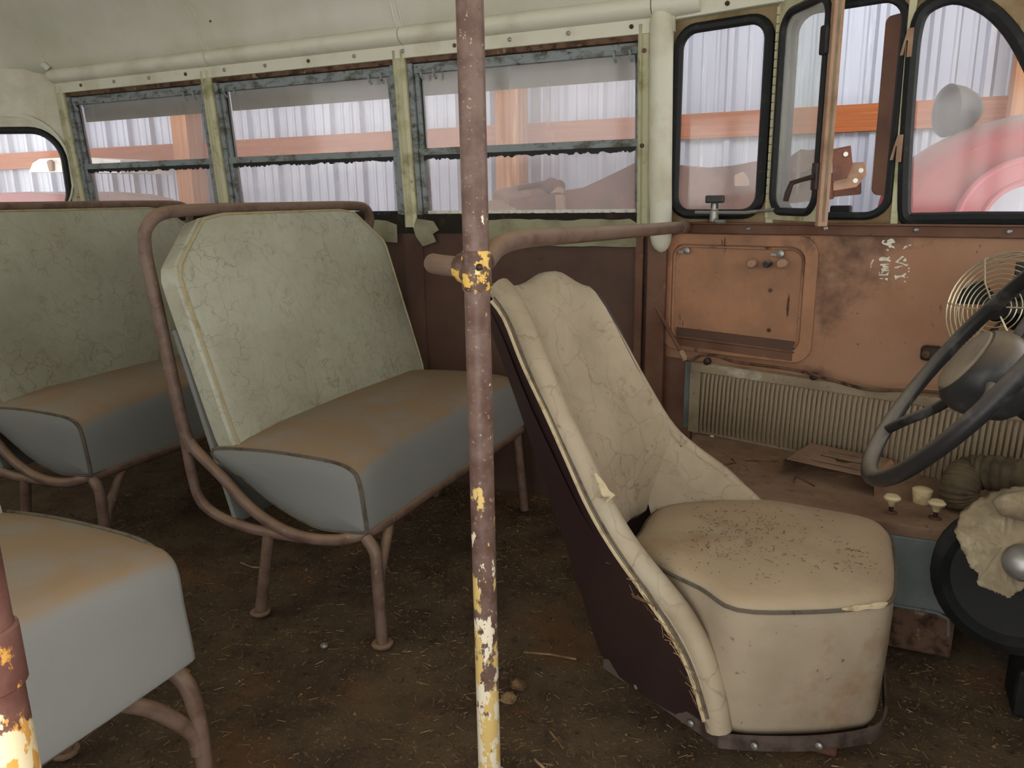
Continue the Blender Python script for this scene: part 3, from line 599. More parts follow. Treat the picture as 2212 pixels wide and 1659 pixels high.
# driver's seat ----------------------------------------------------------------
ds = thing('driver_seat', (-.14, 1.375, 0), 'beige vinyl bucket driver seat with dark brown side shell', 'driver seat')
CY = 1.375
plan = [(-.35, 1.36), (-.345, 1.29), (-.27, 1.225), (-.20, 1.185), (-.135, 1.14), (-.03, 1.178), (.05, 1.226), (.085, 1.262), (.094, 1.34), (.094, 1.45), (.088, 1.535), (.055, 1.585), (-.03, 1.60), (-.135, 1.61), (-.20, 1.58), (-.27, 1.55), (-.345, 1.48)]
ring = [(p.x, p.y) for p in cr([Vector((x, y, 0)) for x, y in plan], 4, True)]
cc = (-.12, 1.375)
def pr_(k, z, e=0): return [Vector((cc[0]+(x-cc[0])*k, cc[1]+(y-cc[1])*k, z+e*(noise.noise(Vector((x*9, y*9, z)))))) for x, y in ring]
dc_ = MB().loft([pr_(.965, .085), pr_(.975, .10), pr_(.985, .15, .0), pr_(1.0, .22), pr_(1.005, .275), pr_(1.0, .306), pr_(.992, .315), pr_(.965, .322), pr_(.88, .330, .003), pr_(.65, .336, .005), pr_(.4, .338, .005), pr_(.15, .339, .003)]).build('cushion', 'dcush', ds, smooth=True, angle=None)
MB().tube(pr_(1.0, .3115), .0038, 6, True).build('piping', 'dpiping', dc_, smooth=True)
# tiny tears on the front of the piping
MB().tube([pr_(1.005, .3135)[i] for i in range(22, 28)], [.002, .005, .004, .006, .005, .002], 6).build('split_piping', 'foam', dc_, smooth=True)
ridge = [(1078, 622), (1098, 645), (1130, 705), (1160, 780), (1200, 880), (1240, 965), (1285, 1060), (1325, 1135), (1372, 1205), (1425, 1270), (1475, 1335), (1515, 1410), (1540, 1490), (1553, 1575)]
seam = [(1064, 650), (1092, 690), (1130, 785), (1180, 892), (1225, 992), (1270, 1092), (1322, 1182), (1392, 1282), (1452, 1372), (1492, 1455), (1522, 1555)]
rear = [(1052, 690), (1120, 880), (1190, 1085), (1250, 1265), (1290, 1395), (1312, 1440)]
def yline(i, n, a, c): return a+(c-a)*i/(n-1)
R3 = [atY(x, y, yline(i, len(ridge), 1.245, 1.142)) for i, (x, y) in enumerate(ridge)]
S3 = [atY(x, y, yline(i, len(seam), 1.228, 1.130)) for i, (x, y) in enumerate(seam)]
B3 = [atY(x, y, yline(i, len(rear), 1.245, 1.262)) for i, (x, y) in enumerate(rear)]
def mir0(P): return [Vector((p.x, 2*CY+.02-p.y, p.z-.02*min(1, max(0, (p.z-.45)/.25)))) for p in P]
def mir(P):
    out = []
    for p, q in zip(P, mir0(P)):
        w_ = min(1, max(0, (p.z-.68)/.11))**2; out.append(q+Vector((.012*w_, -.035*w_, -.05*w_)))
    return out
def resample(P, n):
    P = cr(P, 6); L = [0]
    for a, c in zip(P, P[1:]): L.append(L[-1]+(c-a).length)
    out = []
    for k in range(n):
        s = L[-1]*k/(n-1); i = max(j for j in range(len(L)) if L[j] <= s+1e-9); i = min(i, len(P)-2)
        out.append(P[i].lerp(P[i+1], (s-L[i])/max(1e-9, L[i+1]-L[i])))
    return out
# far side: its own outline (the back is set slightly askew, far edge forward)
farpx = [(1286, 634), (1312, 672), (1345, 735), (1400, 840), (1450, 925), (1505, 975), (1560, 1015), (1600, 1052), (1640, 1090)]
F3 = [atY(x, y, yline(i, len(farpx), 1.525, 1.575)) for i, (x, y) in enumerate(farpx)]
F3low = F3[4:]+[Vector((-.115, 1.60, .25)), Vector((-.130, 1.612, .09))]
CR3 = [F3[4]]+[atY(x, y, Y) for x, y, Y in ((1432, 990, 1.52), (1412, 1050, 1.50), (1396, 1102, 1.475))]
bot = [B3[-1], atZ(1400, 1510, .072), atZ(1540, 1585, .072)]
BF = [Vector((p.x+.05*min(1, max(0, (p.z-.2)/.3)), 2*CY+.01-p.y, p.z)) for p in B3]; botF = [Vector((p.x, 2*CY-p.y, p.z)) for p in bot]
SF = F3+[Vector((-.115, 1.60, .25)), Vector((-.130, 1.612, .09))]
for nm, S_, Bk, bt, sg in (('side_shell', S3, B3, bot, 1), ('side_shell', [p+Vector((0, .02, 0)) for p in SF], BF, botF, -1)):
    a = resample(S_, 24); c = resample(Bk, 16)[:-1]+resample(bt, 9)
    mid = [p.lerp(q, .5) for p, q in zip(a, c)]; off = Vector((0, .016*sg, 0))
    MB().loft([a, mid, c], closed=False).loft([[p+off for p in c], [p+off for p in mid], [p+off for p in a]], closed=False).loft([c, [p+off for p in c]], closed=False).build(nm, 'shell', ds, smooth=True)
    if sg > 0:
        rI = resample(R3, 24)
        MB().loft([[p+off*1.6 for p in rI], [p+off*2.2 for p in mid], [p+off*1.4 for p in c]], closed=False).build('inner_arm_pad', 'dseat', ds, smooth=True, angle=None)
        MB().tube(cr(R3, 4), .022, 12).build('side_roll', 'dseat', ds, smooth=True)
        MB().loft([a, [p.lerp(q, .5)+Vector((0, -.012, 0)) for p, q in zip(a, rI)], rI], closed=False).build('side_gusset', 'dseat', ds, smooth=True, angle=None)
        for k, rr in ((0, .0035), (1, .003)):
            MB().tube([p+Vector((.006*k, -.004, .007*k)) for p in resample(S3, 40)], rr, 6).build('seam_piping', 'dpiping' if k else 'foam', ds, smooth=True)
lo = resample(F3low, 12); ci = resample(CR3+[Vector((-.30, 1.50, .25)), Vector((-.30, 1.52, .10))], 12)
MB().loft([lo, [p.lerp(q, .5)+Vector((.004, .012, 0)) for p, q in zip(lo, ci)], ci], closed=False).build('inner_arm_pad', 'dseat', ds, smooth=True, angle=None)
rl = cr([p+Vector((-.004, .010, -.004)) for p in F3[1:]]+F3low[-2:], 4)
MB().tube(rl, [.003+.0095*min(1, k/12) for k in range(len(rl))], 10).build('side_roll', 'dseat', ds, smooth=True)
# backrest: dished sheet between the near roll and the far edge
rowsN = resample(R3[:9], 14); fr = resample(F3[:5]+CR3[1:], 14); grid = []; gback = []
for i, (a, c) in enumerate(zip(rowsN, fr)):
    row = []; rb_ = []; e = max(0, 1-i/3)
    for k in range(17):
        t = k/16; p = a.lerp(c, t); dish = math.sin(math.pi*t)
        p = p+Vector((-.036*dish**.7*(1-.5*e), 0, -.004*dish+e*(.034*math.exp(-((t-.70)/.20)**2)-.006*math.exp(-((t-.12)/.08)**2)))); row.append(p); rb_.append(p+Vector((-.05, 0, .0)))
    grid.append(row); gback.append(rb_)
top = [[p+Vector((-.012, 0, .010)) for p in grid[0]], [p+Vector((-.034, 0, .008)) for p in grid[0]], [p+Vector((-.05, 0, -.012)) for p in grid[0]]]
MB().loft(top[::-1]+grid+[[p+Vector((-.02, 0, -.02)) for p in grid[-1]], [p+Vector((-.05, 0, -.02)) for p in grid[-1]]], closed=False).build('backrest', 'dseat', ds, smooth=True, angle=None)
MB().loft(gback, closed=False).build('back_shell', 'shell', ds, smooth=True, angle=None)
# tear with foam on the near roll
tp = [atY(x, y, 1.172) for x, y in ((1285, 1022), (1298, 1045), (1308, 1068), (1322, 1070), (1310, 1085))]
MB().tube(tp, [.002, .007, .010, .006, .003], 7).build('foam_tear', 'foam', ds, smooth=True)
# metal trim strip round the base
tr_ = [(-.390, 1.262), (-.275, 1.198), (-.165, 1.136), (-.135, 1.128), (-.02, 1.172), (.072, 1.232), (.098, 1.28), (.10, 1.375)]
tr_ = tr_+[(x, 2*CY-y) for x, y in tr_[-2::-1]]
rg = [(p.x, p.y) for p in cr([Vector((x, y, 0)) for x, y in tr_], 4)]
MB().loft([[Vector((cc[0]+(x-cc[0])*k, cc[1]+(y-cc[1])*k, z)) for x, y in rg] for k, z in ((.985, .066), (1.005, .066), (1.005, .092), (.985, .092))]+[[Vector((cc[0]+(x-cc[0])*.985, cc[1]+(y-cc[1])*.985, .066)) for x, y in rg]], closed=False).build('base_trim', 'trimmetal', ds, smooth=True)
for x, y in ((-.31, 1.214), (-.20, 1.152), (-.095, 1.137), (.0, 1.178)):
    MB().lathe([(.006, 0), (.006, .003), (.003, .005)], (cc[0]+(x-cc[0])*1.005, cc[1]+(y-cc[1])*1.005, .079), (-.3, -.9, 0), 10).build('rivet', 'steel', ds, smooth=True)
MB().plate([(x*1., y) for x, y in ring], [], lambda u, v, t: Vector((cc[0]+(u-cc[0])*.93, cc[1]+(v-cc[1])*.93, t)), .064, .086).build('base_pan', 'shell', ds)
MB().bb(-.26, .03, 1.26, 1.49, 0, .066).build('pedestal', 'rustbox', ds, bevel=.006)

# ================================================================== POLES AND RAIL
PXY = (-.497, .976)
sp = thing('stanchion_pole', (*PXY, 0), 'slim brown stanchion pole with flaking cream paint in the aisle', 'pole')
MB().tube([(PXY[0], PXY[1], z) for z in (0, .2, .4, .6, .8, 1.0, 1.3, 1.6, 1.838)], .0187, 20).build('post', 'pole', sp, smooth=True)
MB().lathe([(.034, 0), (.034, .006), (.022, .010)], (*PXY, 0), (0, 0, 1), 18).build('floor_flange', 'pole', sp)
cl = MB().tube([(PXY[0], PXY[1], z) for z in (.822, .825, .875, .878)], [.0195, .0215, .0215, .0195], 20).build('sleeve', 'poleclamp', sp, smooth=True)
MB().lathe([(.005, 0), (.005, .003), (.002, .005)], atY(1036, 577, PXY[1]-.021), (.2, -1, 0), 10).build('bolt', 'shell', cl, smooth=True)
MB().tube([(PXY[0]-.012, PXY[1]+.012, .850), (PXY[0]-.034, PXY[1]+.02, .852), (PXY[0]-.04, PXY[1]+.021, .852)], [.024, .022, .018], 16).build('side_socket', 'poleclamp', cl, smooth=True)
gr = thing('guard_rail', (-.46, 1.5, .86), 'brown horizontal guard rail from the pole to the wall above the driver seat', 'rail')
rp = [(PXY[0]+.004, PXY[1]+.02, .862), atY(1080, 530, 1.055), atY(1140, 515, 1.17), atY(1230, 509, 1.36), atY(1370, 499, 1.74), atY(1478, 490, 2.145)]
MB().tube(cr(rp, 5), .0152, 14).build('rail', 'tube', gr, smooth=True)
e1 = Vector(rp[-1]); e0 = Vector(rp[-2]); dd = (e1-e0).normalized()
MB().tube([e1-dd*.04, e1+dd*.005], .0175, 14).build('end_socket', 'tube', gr, smooth=True)
MB().tube([(PXY[0]-.036, PXY[1]+.02, .852), (PXY[0]-.075, PXY[1]+.035, .853), (PXY[0]-.105, PXY[1]+.06, .853)], .0155, 14).build('rail_stub', 'tube', gr, smooth=True)
# near pole in the lower left corner
d2 = ray(-20, 1450); k2 = .60/math.hypot(d2.x, d2.y); NP = (d2.x*k2, d2.y*k2)
np_ = thing('stanchion_pole', (*NP, 0), 'thick orange-and-cream flaking pole close up at the lower left corner', 'pole')
MB().tube([(NP[0], NP[1], z) for z in (0, .2, .4, .6, .9, 1.2, 1.5, 1.70)], .0187, 20).build('post', 'nearpole', np_, smooth=True)
MB().lathe([(.034, 0), (.034, .006), (.022, .010)], (*NP, 0), (0, 0, 1), 18).build('floor_flange', 'nearpole', np_)
zt = CAM_H+d2.z*k2
MB().tube([(NP[0], NP[1], zt+z) for z in (-.012, -.010, .032, .034)], [.0195, .0215, .0215, .0195], 20).build('sleeve', 'nearpole', np_, smooth=True)

# ================================================================== STEERING WHEEL
WC = Vector((.173, 1.391, .679)); TH = .962
AX = Vector((-math.sin(TH), 0, math.cos(TH))); WV = Vector((0, 1, 0)); WX = WV.cross(AX).normalized()
sw = thing('steering_wheel', tuple(WC), 'large dark worn steering wheel with dusty rim and hub', 'steering wheel')
def rimp(a, r=.235, h=0): return WC+(WX*math.cos(a)+WV*math.sin(a))*r+AX*h
MB().tube([rimp(2*math.pi*k/72) for k in range(72)], .0135, 12, True).build('rim', 'wheel', sw, smooth=True)
spk = []
for x, y in ((1912, 930),):
    p = onp(x, y, WC, AX)-WC; spk.append(math.atan2(p.dot(WV), p.dot(WX)))
for k in range(3):
    a = spk[0]+k*2*math.pi/3
    MB().tube(cr([rimp(a, .235), rimp(a, .19, -.006), rimp(a, .12, -.02), rimp(a, .05, -.026)], 4), [.009]*13, 10).build('spoke', 'wheel', sw, smooth=True)
MB().lathe([(.020, -.10), (.045, -.085), (.066, -.055), (.074, -.02), (.070, .002), (.060, .012)], WC, AX, 28).build('hub', 'hub', sw, smooth=True)
MB().lathe([(.056, .008), (.056, .017), (.048, .022), (.026, .026), (.004, .027)], WC, AX, 28).build('horn_button', 'horn', sw, smooth=True)
MB().tube([WC-AX*.06, WC-AX*.60], .024, 14).build('column', 'heater', sw, smooth=True)

# ================================================================== FAN
fc = atY(2178, 672, 1.80); fa = Vector((-.62, -.78, .22)).normalized(); fu = fa.orthogonal().normalized(); fv = fa.cross(fu)
fn = thing('dashboard_fan', tuple(fc), 'small round dash fan in a bright wire cage behind the steering wheel', 'fan')
def fp(r, a, h): return fc+(fu*math.cos(a)+fv*math.sin(a))*r+fa*h
RF = .118
for r, h in [(RF, 0), (RF, -.02), (RF, -.04), (RF*.985, .016)]+[(RF*(.92-.085*i), .03+.012*math.sin(i/8*1.5)) for i in range(9)]:
    MB().tube([fp(r, 2*math.pi*k/40, h) for k in range(40)], .0013 if r < RF else .0017, 5, True).build('cage_ring', 'chrome', fn, smooth=True)
for k in range(6):
    a = k*math.pi/3+.3
    MB().tube([fp(RF, a, -.045), fp(RF, a, .012), fp(RF*.93, a, .030), fp(RF*.5, a+.12, .041), fp(.02, a+.2, .044)], .0018, 6).build('cage_spoke', 'chrome', fn, smooth=True)
for k in range(4):
    a = k*math.pi/2+.5; prs = [(.02, -.18), (.05, -.32), (.095, -.34), (.105, 0), (.095, .30), (.05, .22), (.02, .18)]
    MB().loft([[fp(r, a+da, .006+da*.05) for r, da in prs], [fp(r, a+da, .003+da*.05) for r, da in prs]]).build('blade', 'blade', fn)
MB().lathe([(.006, .045), (.024, .044), (.026, .036), (.022, .0), (.03, -.015), (.036, -.05), (.03, -.09), (.01, -.10)], fc, fa, 20).build('motor', 'heater', fn, smooth=True)
MB().tube([fc-fa*.07, fc-fa*.08+Vector((.02, .03, -.08)), Vector((fc.x+.05, fc.y+.09, .60))], .009, 8).build('bracket', 'heater', fn, smooth=True)
sb = onp(2010, 765, P0-FN*.03, FN)
sm = thing('switch_bracket', tuple(sb), 'small dark metal bracket bolted to the orange panel behind the wheel', 'bracket')
MB().box(sb+FN*.012, (.045, .03, .035), Matrix.Rotation(-A14, 3, 'Z')).build('body', 'shell', sm, bevel=.008)
MB().lathe([(.009, 0), (.009, .008), (.005, .01)], sb-FN*.003-FU*.008, -FN, 12).build('bolt', 'rustframe', sm, smooth=True)
MB().tube([sb+FU*.02+FN*.01, sb+FU*.07+Vector((0, 0, -.005)), sb+FU*.12+Vector((0, 0, -.012))], .012, 8).build('arm', 'shell', sm, smooth=True)

# ================================================================== THINGS ON THE BOX
def pull(x, y, label):
    p = atZ(x, y, BZ); k = thing('pull_knob', tuple(p), label, 'knob', 'pull knobs on the side box')
    MB().lathe([(.013, 0), (.013, .003), (.005, .004)], p, (0, 0, 1), 14).build('escutcheon', 'rustframe', k)
    MB().lathe([(.0045, .003), (.0045, .022)], p, (0, 0, 1), 10).build('stem', 'shell', k, smooth=True)
    MB().lathe([(.006, .016), (.009, .026), (.016, .031), (.0175, .035), (.013, .040), (.004, .041)], p, (0, 0, 1), 16).build('head', 'ivory', k, smooth=True)
pull(1924, 1108, 'ivory mushroom pull knob nearest the driver seat cushion')
pull(2020, 1120, 'ivory mushroom pull knob beside the canvas rag')
p = atZ(1990, 1085, BZ)
tag(MB().lathe([(.017, 0), (.018, .010), (.0205, .024), (.021, .030), (.016, .033), (.004, .034)], p, (0, 0, 1), 20).build('ivory_cap', 'ivory', smooth=True), 'thick ivory cap standing between the two pull knobs', 'cap')
# slotted bracket bridge
tz = BZ+.045
TL, TRt, BR, BL = [atZ(x, y, tz) for x, y in ((1752, 957), (1925, 992), (1868, 1022), (1700, 990))]
fb = thing('slotted_bracket', tuple(atZ(1790, 1050, BZ)), 'rusty sheet-metal bracket bridge with three slots in its top', 'bracket')
ax_ = (TRt-TL); ay_ = (BL-TL)
def TP(u, v, t): return TL+ax_*u+ay_*v+Vector((0, 0, t))
def slot(u0, u1, v0, v1): return [(u0, v0), (u1, v0), (u1, v1), (u0, v1)]
MB().plate([(0, 0), (1, 0), (1, 1), (0, 1)], [slot(.30, .86, .16, .24), slot(.28, .45, .44, .52)[:2]+[(.86, .44), (.86, .54), (.68, .54), (.62, .66), (.52, .66), (.46, .54), (.28, .54)], slot(.25, .84, .76, .84)], TP, -.003, 0).build('slotted_top', 'boxtop', fb)
def leg(u, s):
    prs = [TP(u, v, 0) for v in (0, 1)]; ex = ax_.normalized()*s
    MB().loft([[prs[0], prs[1]], [prs[0]+ex*.008+Vector((0, 0, -.006)), prs[1]+ex*.008+Vector((0, 0, -.006))], [prs[0]+ex*.012+Vector((0, 0, -.044)), prs[1]+ex*.012+Vector((0, 0, -.044))]], closed=False).build('leg', 'boxtop' if s < 0 else 'orange2', fb, smooth=True)
leg(0, -1); leg(1, 1)
# corrugated hose
hp = [atZ(2075, 1085, BZ+.015)+Vector((0, .0, .0)), atZ(2062, 1050, BZ+.05)+Vector((.01, .0, 0)), atZ(2105, 1020, BZ+.075)+Vector((.0, .0, 0)), Vector((.36, 1.80, .372)), Vector((.48, 1.82, .375)), Vector((.62, 1.82, .37))]
P = cr(hp, 26); hr = [.037+.0018*(1 if (k % 4) < 2 else -1) for k in range(len(P))]
tag(MB().tube(P, hr, 14).build('corrugated_hose', 'hose', smooth=True, angle=None), 'dusty corrugated brown air hose curving along the side box', 'hose')
# heater drum
hc = atY(2190, 1250, 1.50); ha = Vector((-.25, -.93, .12)).normalized()
ht = thing('heater_drum', (hc.x, hc.y, 0), 'black round heater drum under the steering column', 'heater')
MB().lathe([(.02, -.09), (.115, -.085), (.128, -.07), (.132, 0), (.128, .03), (.108, .045), (.095, .03), (.03, .02)], hc, ha, 36).build('drum', 'heater', ht, smooth=True)
MB().bb(.32, .43, 1.50, 1.60, 0, .10).build('foot', 'heater', ht, bevel=.01)
MB().lathe([(.026, 0), (.03, .012), (.024, .028), (.01, .036)], atY(2212, 1215, 1.36), Vector((-.3, -.9, .3)), 18).build('silver_boss', 'steel', ht, smooth=True)
# canvas rag draped over the drum
rx = [(2062, 1150), (2075, 1110), (2110, 1085), (2150, 1068), (2190, 1060), (2240, 1055), (2290, 1075), (2300, 1160), (2290, 1230), (2240, 1250), (2205, 1275), (2178, 1292), (2150, 1280), (2110, 1262), (2115, 1240), (2095, 1225), (2080, 1190)]
cR = Vector((sum(x for x, y in rx)/len(rx), sum(y for x, y in rx)/len(rx)))
rings = []
for k in (1.0, .985, .95, .89, .82, .74, .66, .57, .48, .39, .30, .21, .12, .04):
    row = []
    for i in range(len(rx)*7):
        j = i/7; a = rx[int(j)]; c = rx[(int(j)+1) % len(rx)]; f = j-int(j)
        x = cR.x+(a[0]+(c[0]-a[0])*f-cR.x)*k; y = cR.y+(a[1]+(c[1]-a[1])*f-cR.y)*k
        if k > .9: x += random.uniform(-2.5, 2.5); y += random.uniform(-2.5, 2.5)
        d = 1.405-.04*(1-k)-.016*noise.noise(Vector((x*.02, y*.012, 1)))-.010*abs(noise.noise(Vector((x*.045, y*.03, 4))))-.004*noise.noise(Vector((x*.12, y*.12, 7)))+.0006*(1150-y)*.35
        row.append(atY(x, y, d))
    rings.append(row)
back_r = [[p+Vector((.004, .022, 0)) for p in r] for r in rings[::-1]]
rg_ = thing('canvas_rag', tuple(atY(2180, 1290, 1.40)), 'crumpled frayed canvas rag draped over the black heater', 'rag')
MB().loft(back_r[:-1]+[[p+Vector((.002, .012, 0)) for p in rings[0]]]+rings).build('cloth', 'rag', rg_, smooth=True, angle=None)
f2 = [(2145, 1080), (2180, 1064), (2230, 1060), (2280, 1090), (2280, 1130), (2230, 1128), (2190, 1120), (2160, 1110)]
MB().loft([[atY(2212+(x-2212)*k, 1095+(y-1095)*k, d_+.006*noise.noise(Vector((x*.1, y*.1, k*7)))) for x, y in [(p.x, p.y) for p in cr([Vector((*q, 0)) for q in f2], 4, True)]] for k, d_ in ((1, 1.40), (1.02, 1.365), (.9, 1.35), (.6, 1.342), (.2, 1.338))]).build('folded_edge', 'rag', rg_, smooth=True, angle=None)

# ================================================================== OUTSIDE: SHED AND VEHICLES
SY = 4.30
sh = sroot('wall_shed')
struct(MB().bb(-12, 4, .2, 4.45, 3.6, 3.66).build('ceiling_shed_blocker', 'tin'))  # unseen shed roof, put in to cut the daylight on the outside
pat = []   # one sheet: rib pattern
def sheet(x0):
    xs = []; x = 0.
    while x < .90:
        xs += [(x, 0), (x+.016, -.030), (x+.042, -.030), (x+.058, 0), (x+.105, 0), (x+.113, -.006), (x+.125, -.006), (x+.133, 0), (x+.175, 0), (x+.183, -.006), (x+.195, -.006), (x+.203, 0)]
        x += .229
    xs.append((.916, 0))
    return MB().loft([[(x0+u, SY+d, z) for u, d in xs] for z in (-.7, 3.6)], closed=False)
s0_ = sheet(-9.2).build('tin_sheet', 'tin', sh)
for k in range(1, 13): instance(s0_).location.x = .916*k
for nm, z0, z1, x0, x1 in (('girt', 1.232, 1.358, -9.2, 2.6), ('girt', 2.3, 2.43, -9.2, 2.6), ('girt', .2, .33, -9.2, 2.6)):
    MB().bb(x0, x1, SY-.065, SY-.027, z0, z1).build('girt', 'lumber', sh, bevel=.003)
for x in (-6.80, -4.34, -1.875, .60):
    MB().bb(x-.072, x+.072, SY-.205, SY-.066, -.7, 3.5).build('timber_post', 'lumberv', sh, bevel=.004)

# red truck fender with headlamp
rt = thing('red_truck', (.75, 3.2, -.7), 'faded red truck front fender with round headlamp outside the front window', 'truck')
c0 = atY(2262, 470, 3.15); rr = []
def ell(y, sx, sz, n=40): return [Vector((c0.x+.1+sx*math.cos(math.pi*k/n), y, c0.z+sz*max(0, math.sin(math.pi*k/n))**.85)) for k in range(n+1)]
MB().loft([ell(y, sx, sz) for y, sx, sz in ((2.98, .52, .29), (2.99, .56, .32), (3.04, .60, .345), (3.15, .62, .355), (3.4, .62, .35), (3.6, .58, .32), (3.68, .5, .26))], closed=False).build('fender', 'red', rt, smooth=True, angle=None)
MB().loft([[Vector((c0.x+.1+.52*math.cos(math.pi*k/40), 2.98, c0.z+.29*math.sin(math.pi*k/40)**.85)) for k in range(41)], [Vector((c0.x+.1+.52*math.cos(math.pi*k/40), 2.98, c0.z-.02)) for k in range(41)]], closed=False).build('fender_side', 'red', rt)
MB().bb(c0.x-.26, c0.x+.62, 2.985, 3.66, -.2, c0.z+.01).build('lower_body', 'red', rt)
wc = atY(2222, 486, 2.97)
for r, w_ in ((.205, .012), (.135, .010)):
    MB().tube([wc+Vector((r*math.cos(math.pi*k/30), 0, r*math.sin(math.pi*k/30))) for k in range(31)], w_, 8).build('wheel_arch_bead', 'pink', rt, smooth=True)
MB().plate([(r_*math.cos(math.pi*k/24), r_*math.sin(math.pi*k/24)) for r_, rng in ((.20, range(25)), (.13, range(24, -1, -1))) for k in rng], [], lambda u, v, t: wc+Vector((u, t, v)), -.003, .003).build('arch_panel', 'pink', rt)
MB().plate([(.125*math.cos(math.pi*k/24), .125*math.sin(math.pi*k/24)) for k in range(25)], [], lambda u, v, t: wc+Vector((u, t, v)), -.001, .003).build('arch_opening', 'tin', rt)
lp = atY(2036, 240, 3.15); la_ = Vector((-.78, -.35, .0)).normalized()
MB().lathe([(.006, -.105), (.03, -.10), (.058, -.075), (.078, -.035), (.086, 0), (.088, .008), (.08, .018), (.04, .03), (.004, .034)], lp+Vector((.02, 0, .0)), la_, 26).build('headlamp', 'lampglass', rt, smooth=True)
MB().tube([lp+Vector((.04, 0, -.06)), lp+Vector((.06, .0, -.11)), lp+Vector((.10, .0, -.12))], .02, 8).build('lamp_bracket', 'lampglass', rt, smooth=True)

# rusty chassis and engine seen through the windows
rm = thing('rusty_machine', (-.7, 3.3, -.7), 'rusty old chassis frame with engine parts outside the middle windows', 'machine')
def outl(pts, Y, th, nm, mm, bev=.006):
    return MB().plate([(lambda q: (q.x, q.z))(atY(x, y, Y)) for x, y in pts], [], lambda u, v, t: Vector((u, Y+t, v)), 0, th).build(nm, mm, rm, bevel=bev)
outl([(1215, 412), (1260, 405), (1330, 372), (1370, 352), (1440, 352), (1480, 358), (1530, 362), (1580, 358), (1650, 345), (1700, 348), (1860, 390), (1860, 420), (1640, 440), (1560, 470), (1420, 520), (1215, 520)], 3.2, .10, 'frame_rail', 'rustmetal')
outl([(1100, 430), (1140, 425), (1200, 418), (1200, 520), (1090, 520)], 3.22, .2, 'side_member', 'rustmetal')
outl([(1198, 420), (1216, 420), (1222, 520), (1205, 520)], 3.17, .03, 'light_bracket', 'rustlight')
outl([(1186, 418), (1205, 402), (1216, 416)], 3.18, .05, 'gusset', 'rustlight')
for x, y, r in ((1060, 448, .055), (1095, 452, .05)):
    MB().lathe([(.004, -.09), (r*.8, -.08), (r, -.04), (r, .04), (r*.8, .08), (.004, .09)], atY(x, y+12, 3.25), (1, .2, .1), 18).build('cylinder_lump', 'rustlight', rm, smooth=True)
MB().lathe([(.01, -.14), (.05, -.13), (.058, 0), (.05, .13), (.01, .14)], atY(1130, 425, 3.35), (1, 0, .12), 18).build('exhaust_box', 'rustlight', rm, smooth=True)
MB().tube([atY(1120, 406, 3.3), atY(1180, 396, 3.3)], .012, 8).build('pipe', 'rustmetal', rm, smooth=True)
for x, y, r in ((1190, 402, .035), (1205, 404, .03)):
    MB().lathe([(r*.3, -.02), (r, -.018), (r, .018), (r*.3, .02)], atY(x, y, 3.28), (.6, -.8, .1), 18).build('pulley', 'rustmetal', rm, smooth=True)
for x, y, r in ((1712, 395, .035), (1735, 350, .04), (1755, 345, .035), (1722, 368, .02), (1770, 360, .03), (1760, 395, .025)):
    MB().lathe([(r*.2, -.03), (r, -.028), (r, .01), (r*.6, .02), (r*.3, .03)], atY(x, y, 3.12), (-.3, -.9, .15), 16).build('engine_boss', 'rustmetal', rm, smooth=True)
outl([(1695, 345), (1730, 322), (1790, 330), (1800, 430), (1700, 440)], 3.16, .1, 'engine_block', 'rustmetal')
outl([(1798, 322), (1838, 314), (1842, 355), (1830, 385), (1798, 392)], 2.98, .012, 'end_plate', 'rustmetal', .002)
outl([(1800, 395), (1822, 352), (1870, 350), (1872, 378), (1850, 404), (1800, 412)], 3.0, .012, 'end_plate', 'rustlight', .002)
for x, y in ((1827, 333), (1860, 368), (1848, 390)): MB().lathe([(.008, 0), (.008, .003)], atY(x, y, 2.975), (0, -1, 0), 10).build('bright_bolt', 'white', rm)
outl([(1585, 378), (1605, 370), (1618, 388), (1618, 402), (1585, 402)], 3.17, .05, 'gusset', 'rustlight')
MB().bb(-2.0, -.3, 3.25, 3.6, -.7, .55).build('undercarriage', 'rustmetal', rm, bevel=.02)

# long mirror outside the open quarter
mp_ = [(1912, 45), (1920, 34), (1950, 26), (1956, 50), (1932, 418), (1926, 425), (1888, 421), (1881, 412)]
mo = thing('side_mirror', tuple(FWp(.56, .92, .16)), 'tall narrow brown mirror back outside the open wing window', 'mirror')
MB().plate([(lambda q: ((q-P0).dot(FU), q.z))(onp(x, y, P0+FN*.16, FN)) for x, y in mp_], [], FWp, .16, .185).build('mirror_back', 'mirror', mo, bevel=.006)
MB().tube([FWp(.56, .95, .18), FWp(.60, .93, .10), FWp(.62, .90, .02)], .007, 8).build('bracket_arm', 'steel', mo, smooth=True)
MB().tube([FWp(.56, 1.32, .18), FWp(.62, 1.34, .02)], .007, 8).build('bracket_arm', 'steel', mo, smooth=True)
MB().box(FWp(.46, .90, .05), (.05, .02, .035), Matrix.Rotation(-A14, 3, 'Z')).build('hook_block', 'rubber', mo, bevel=.004)

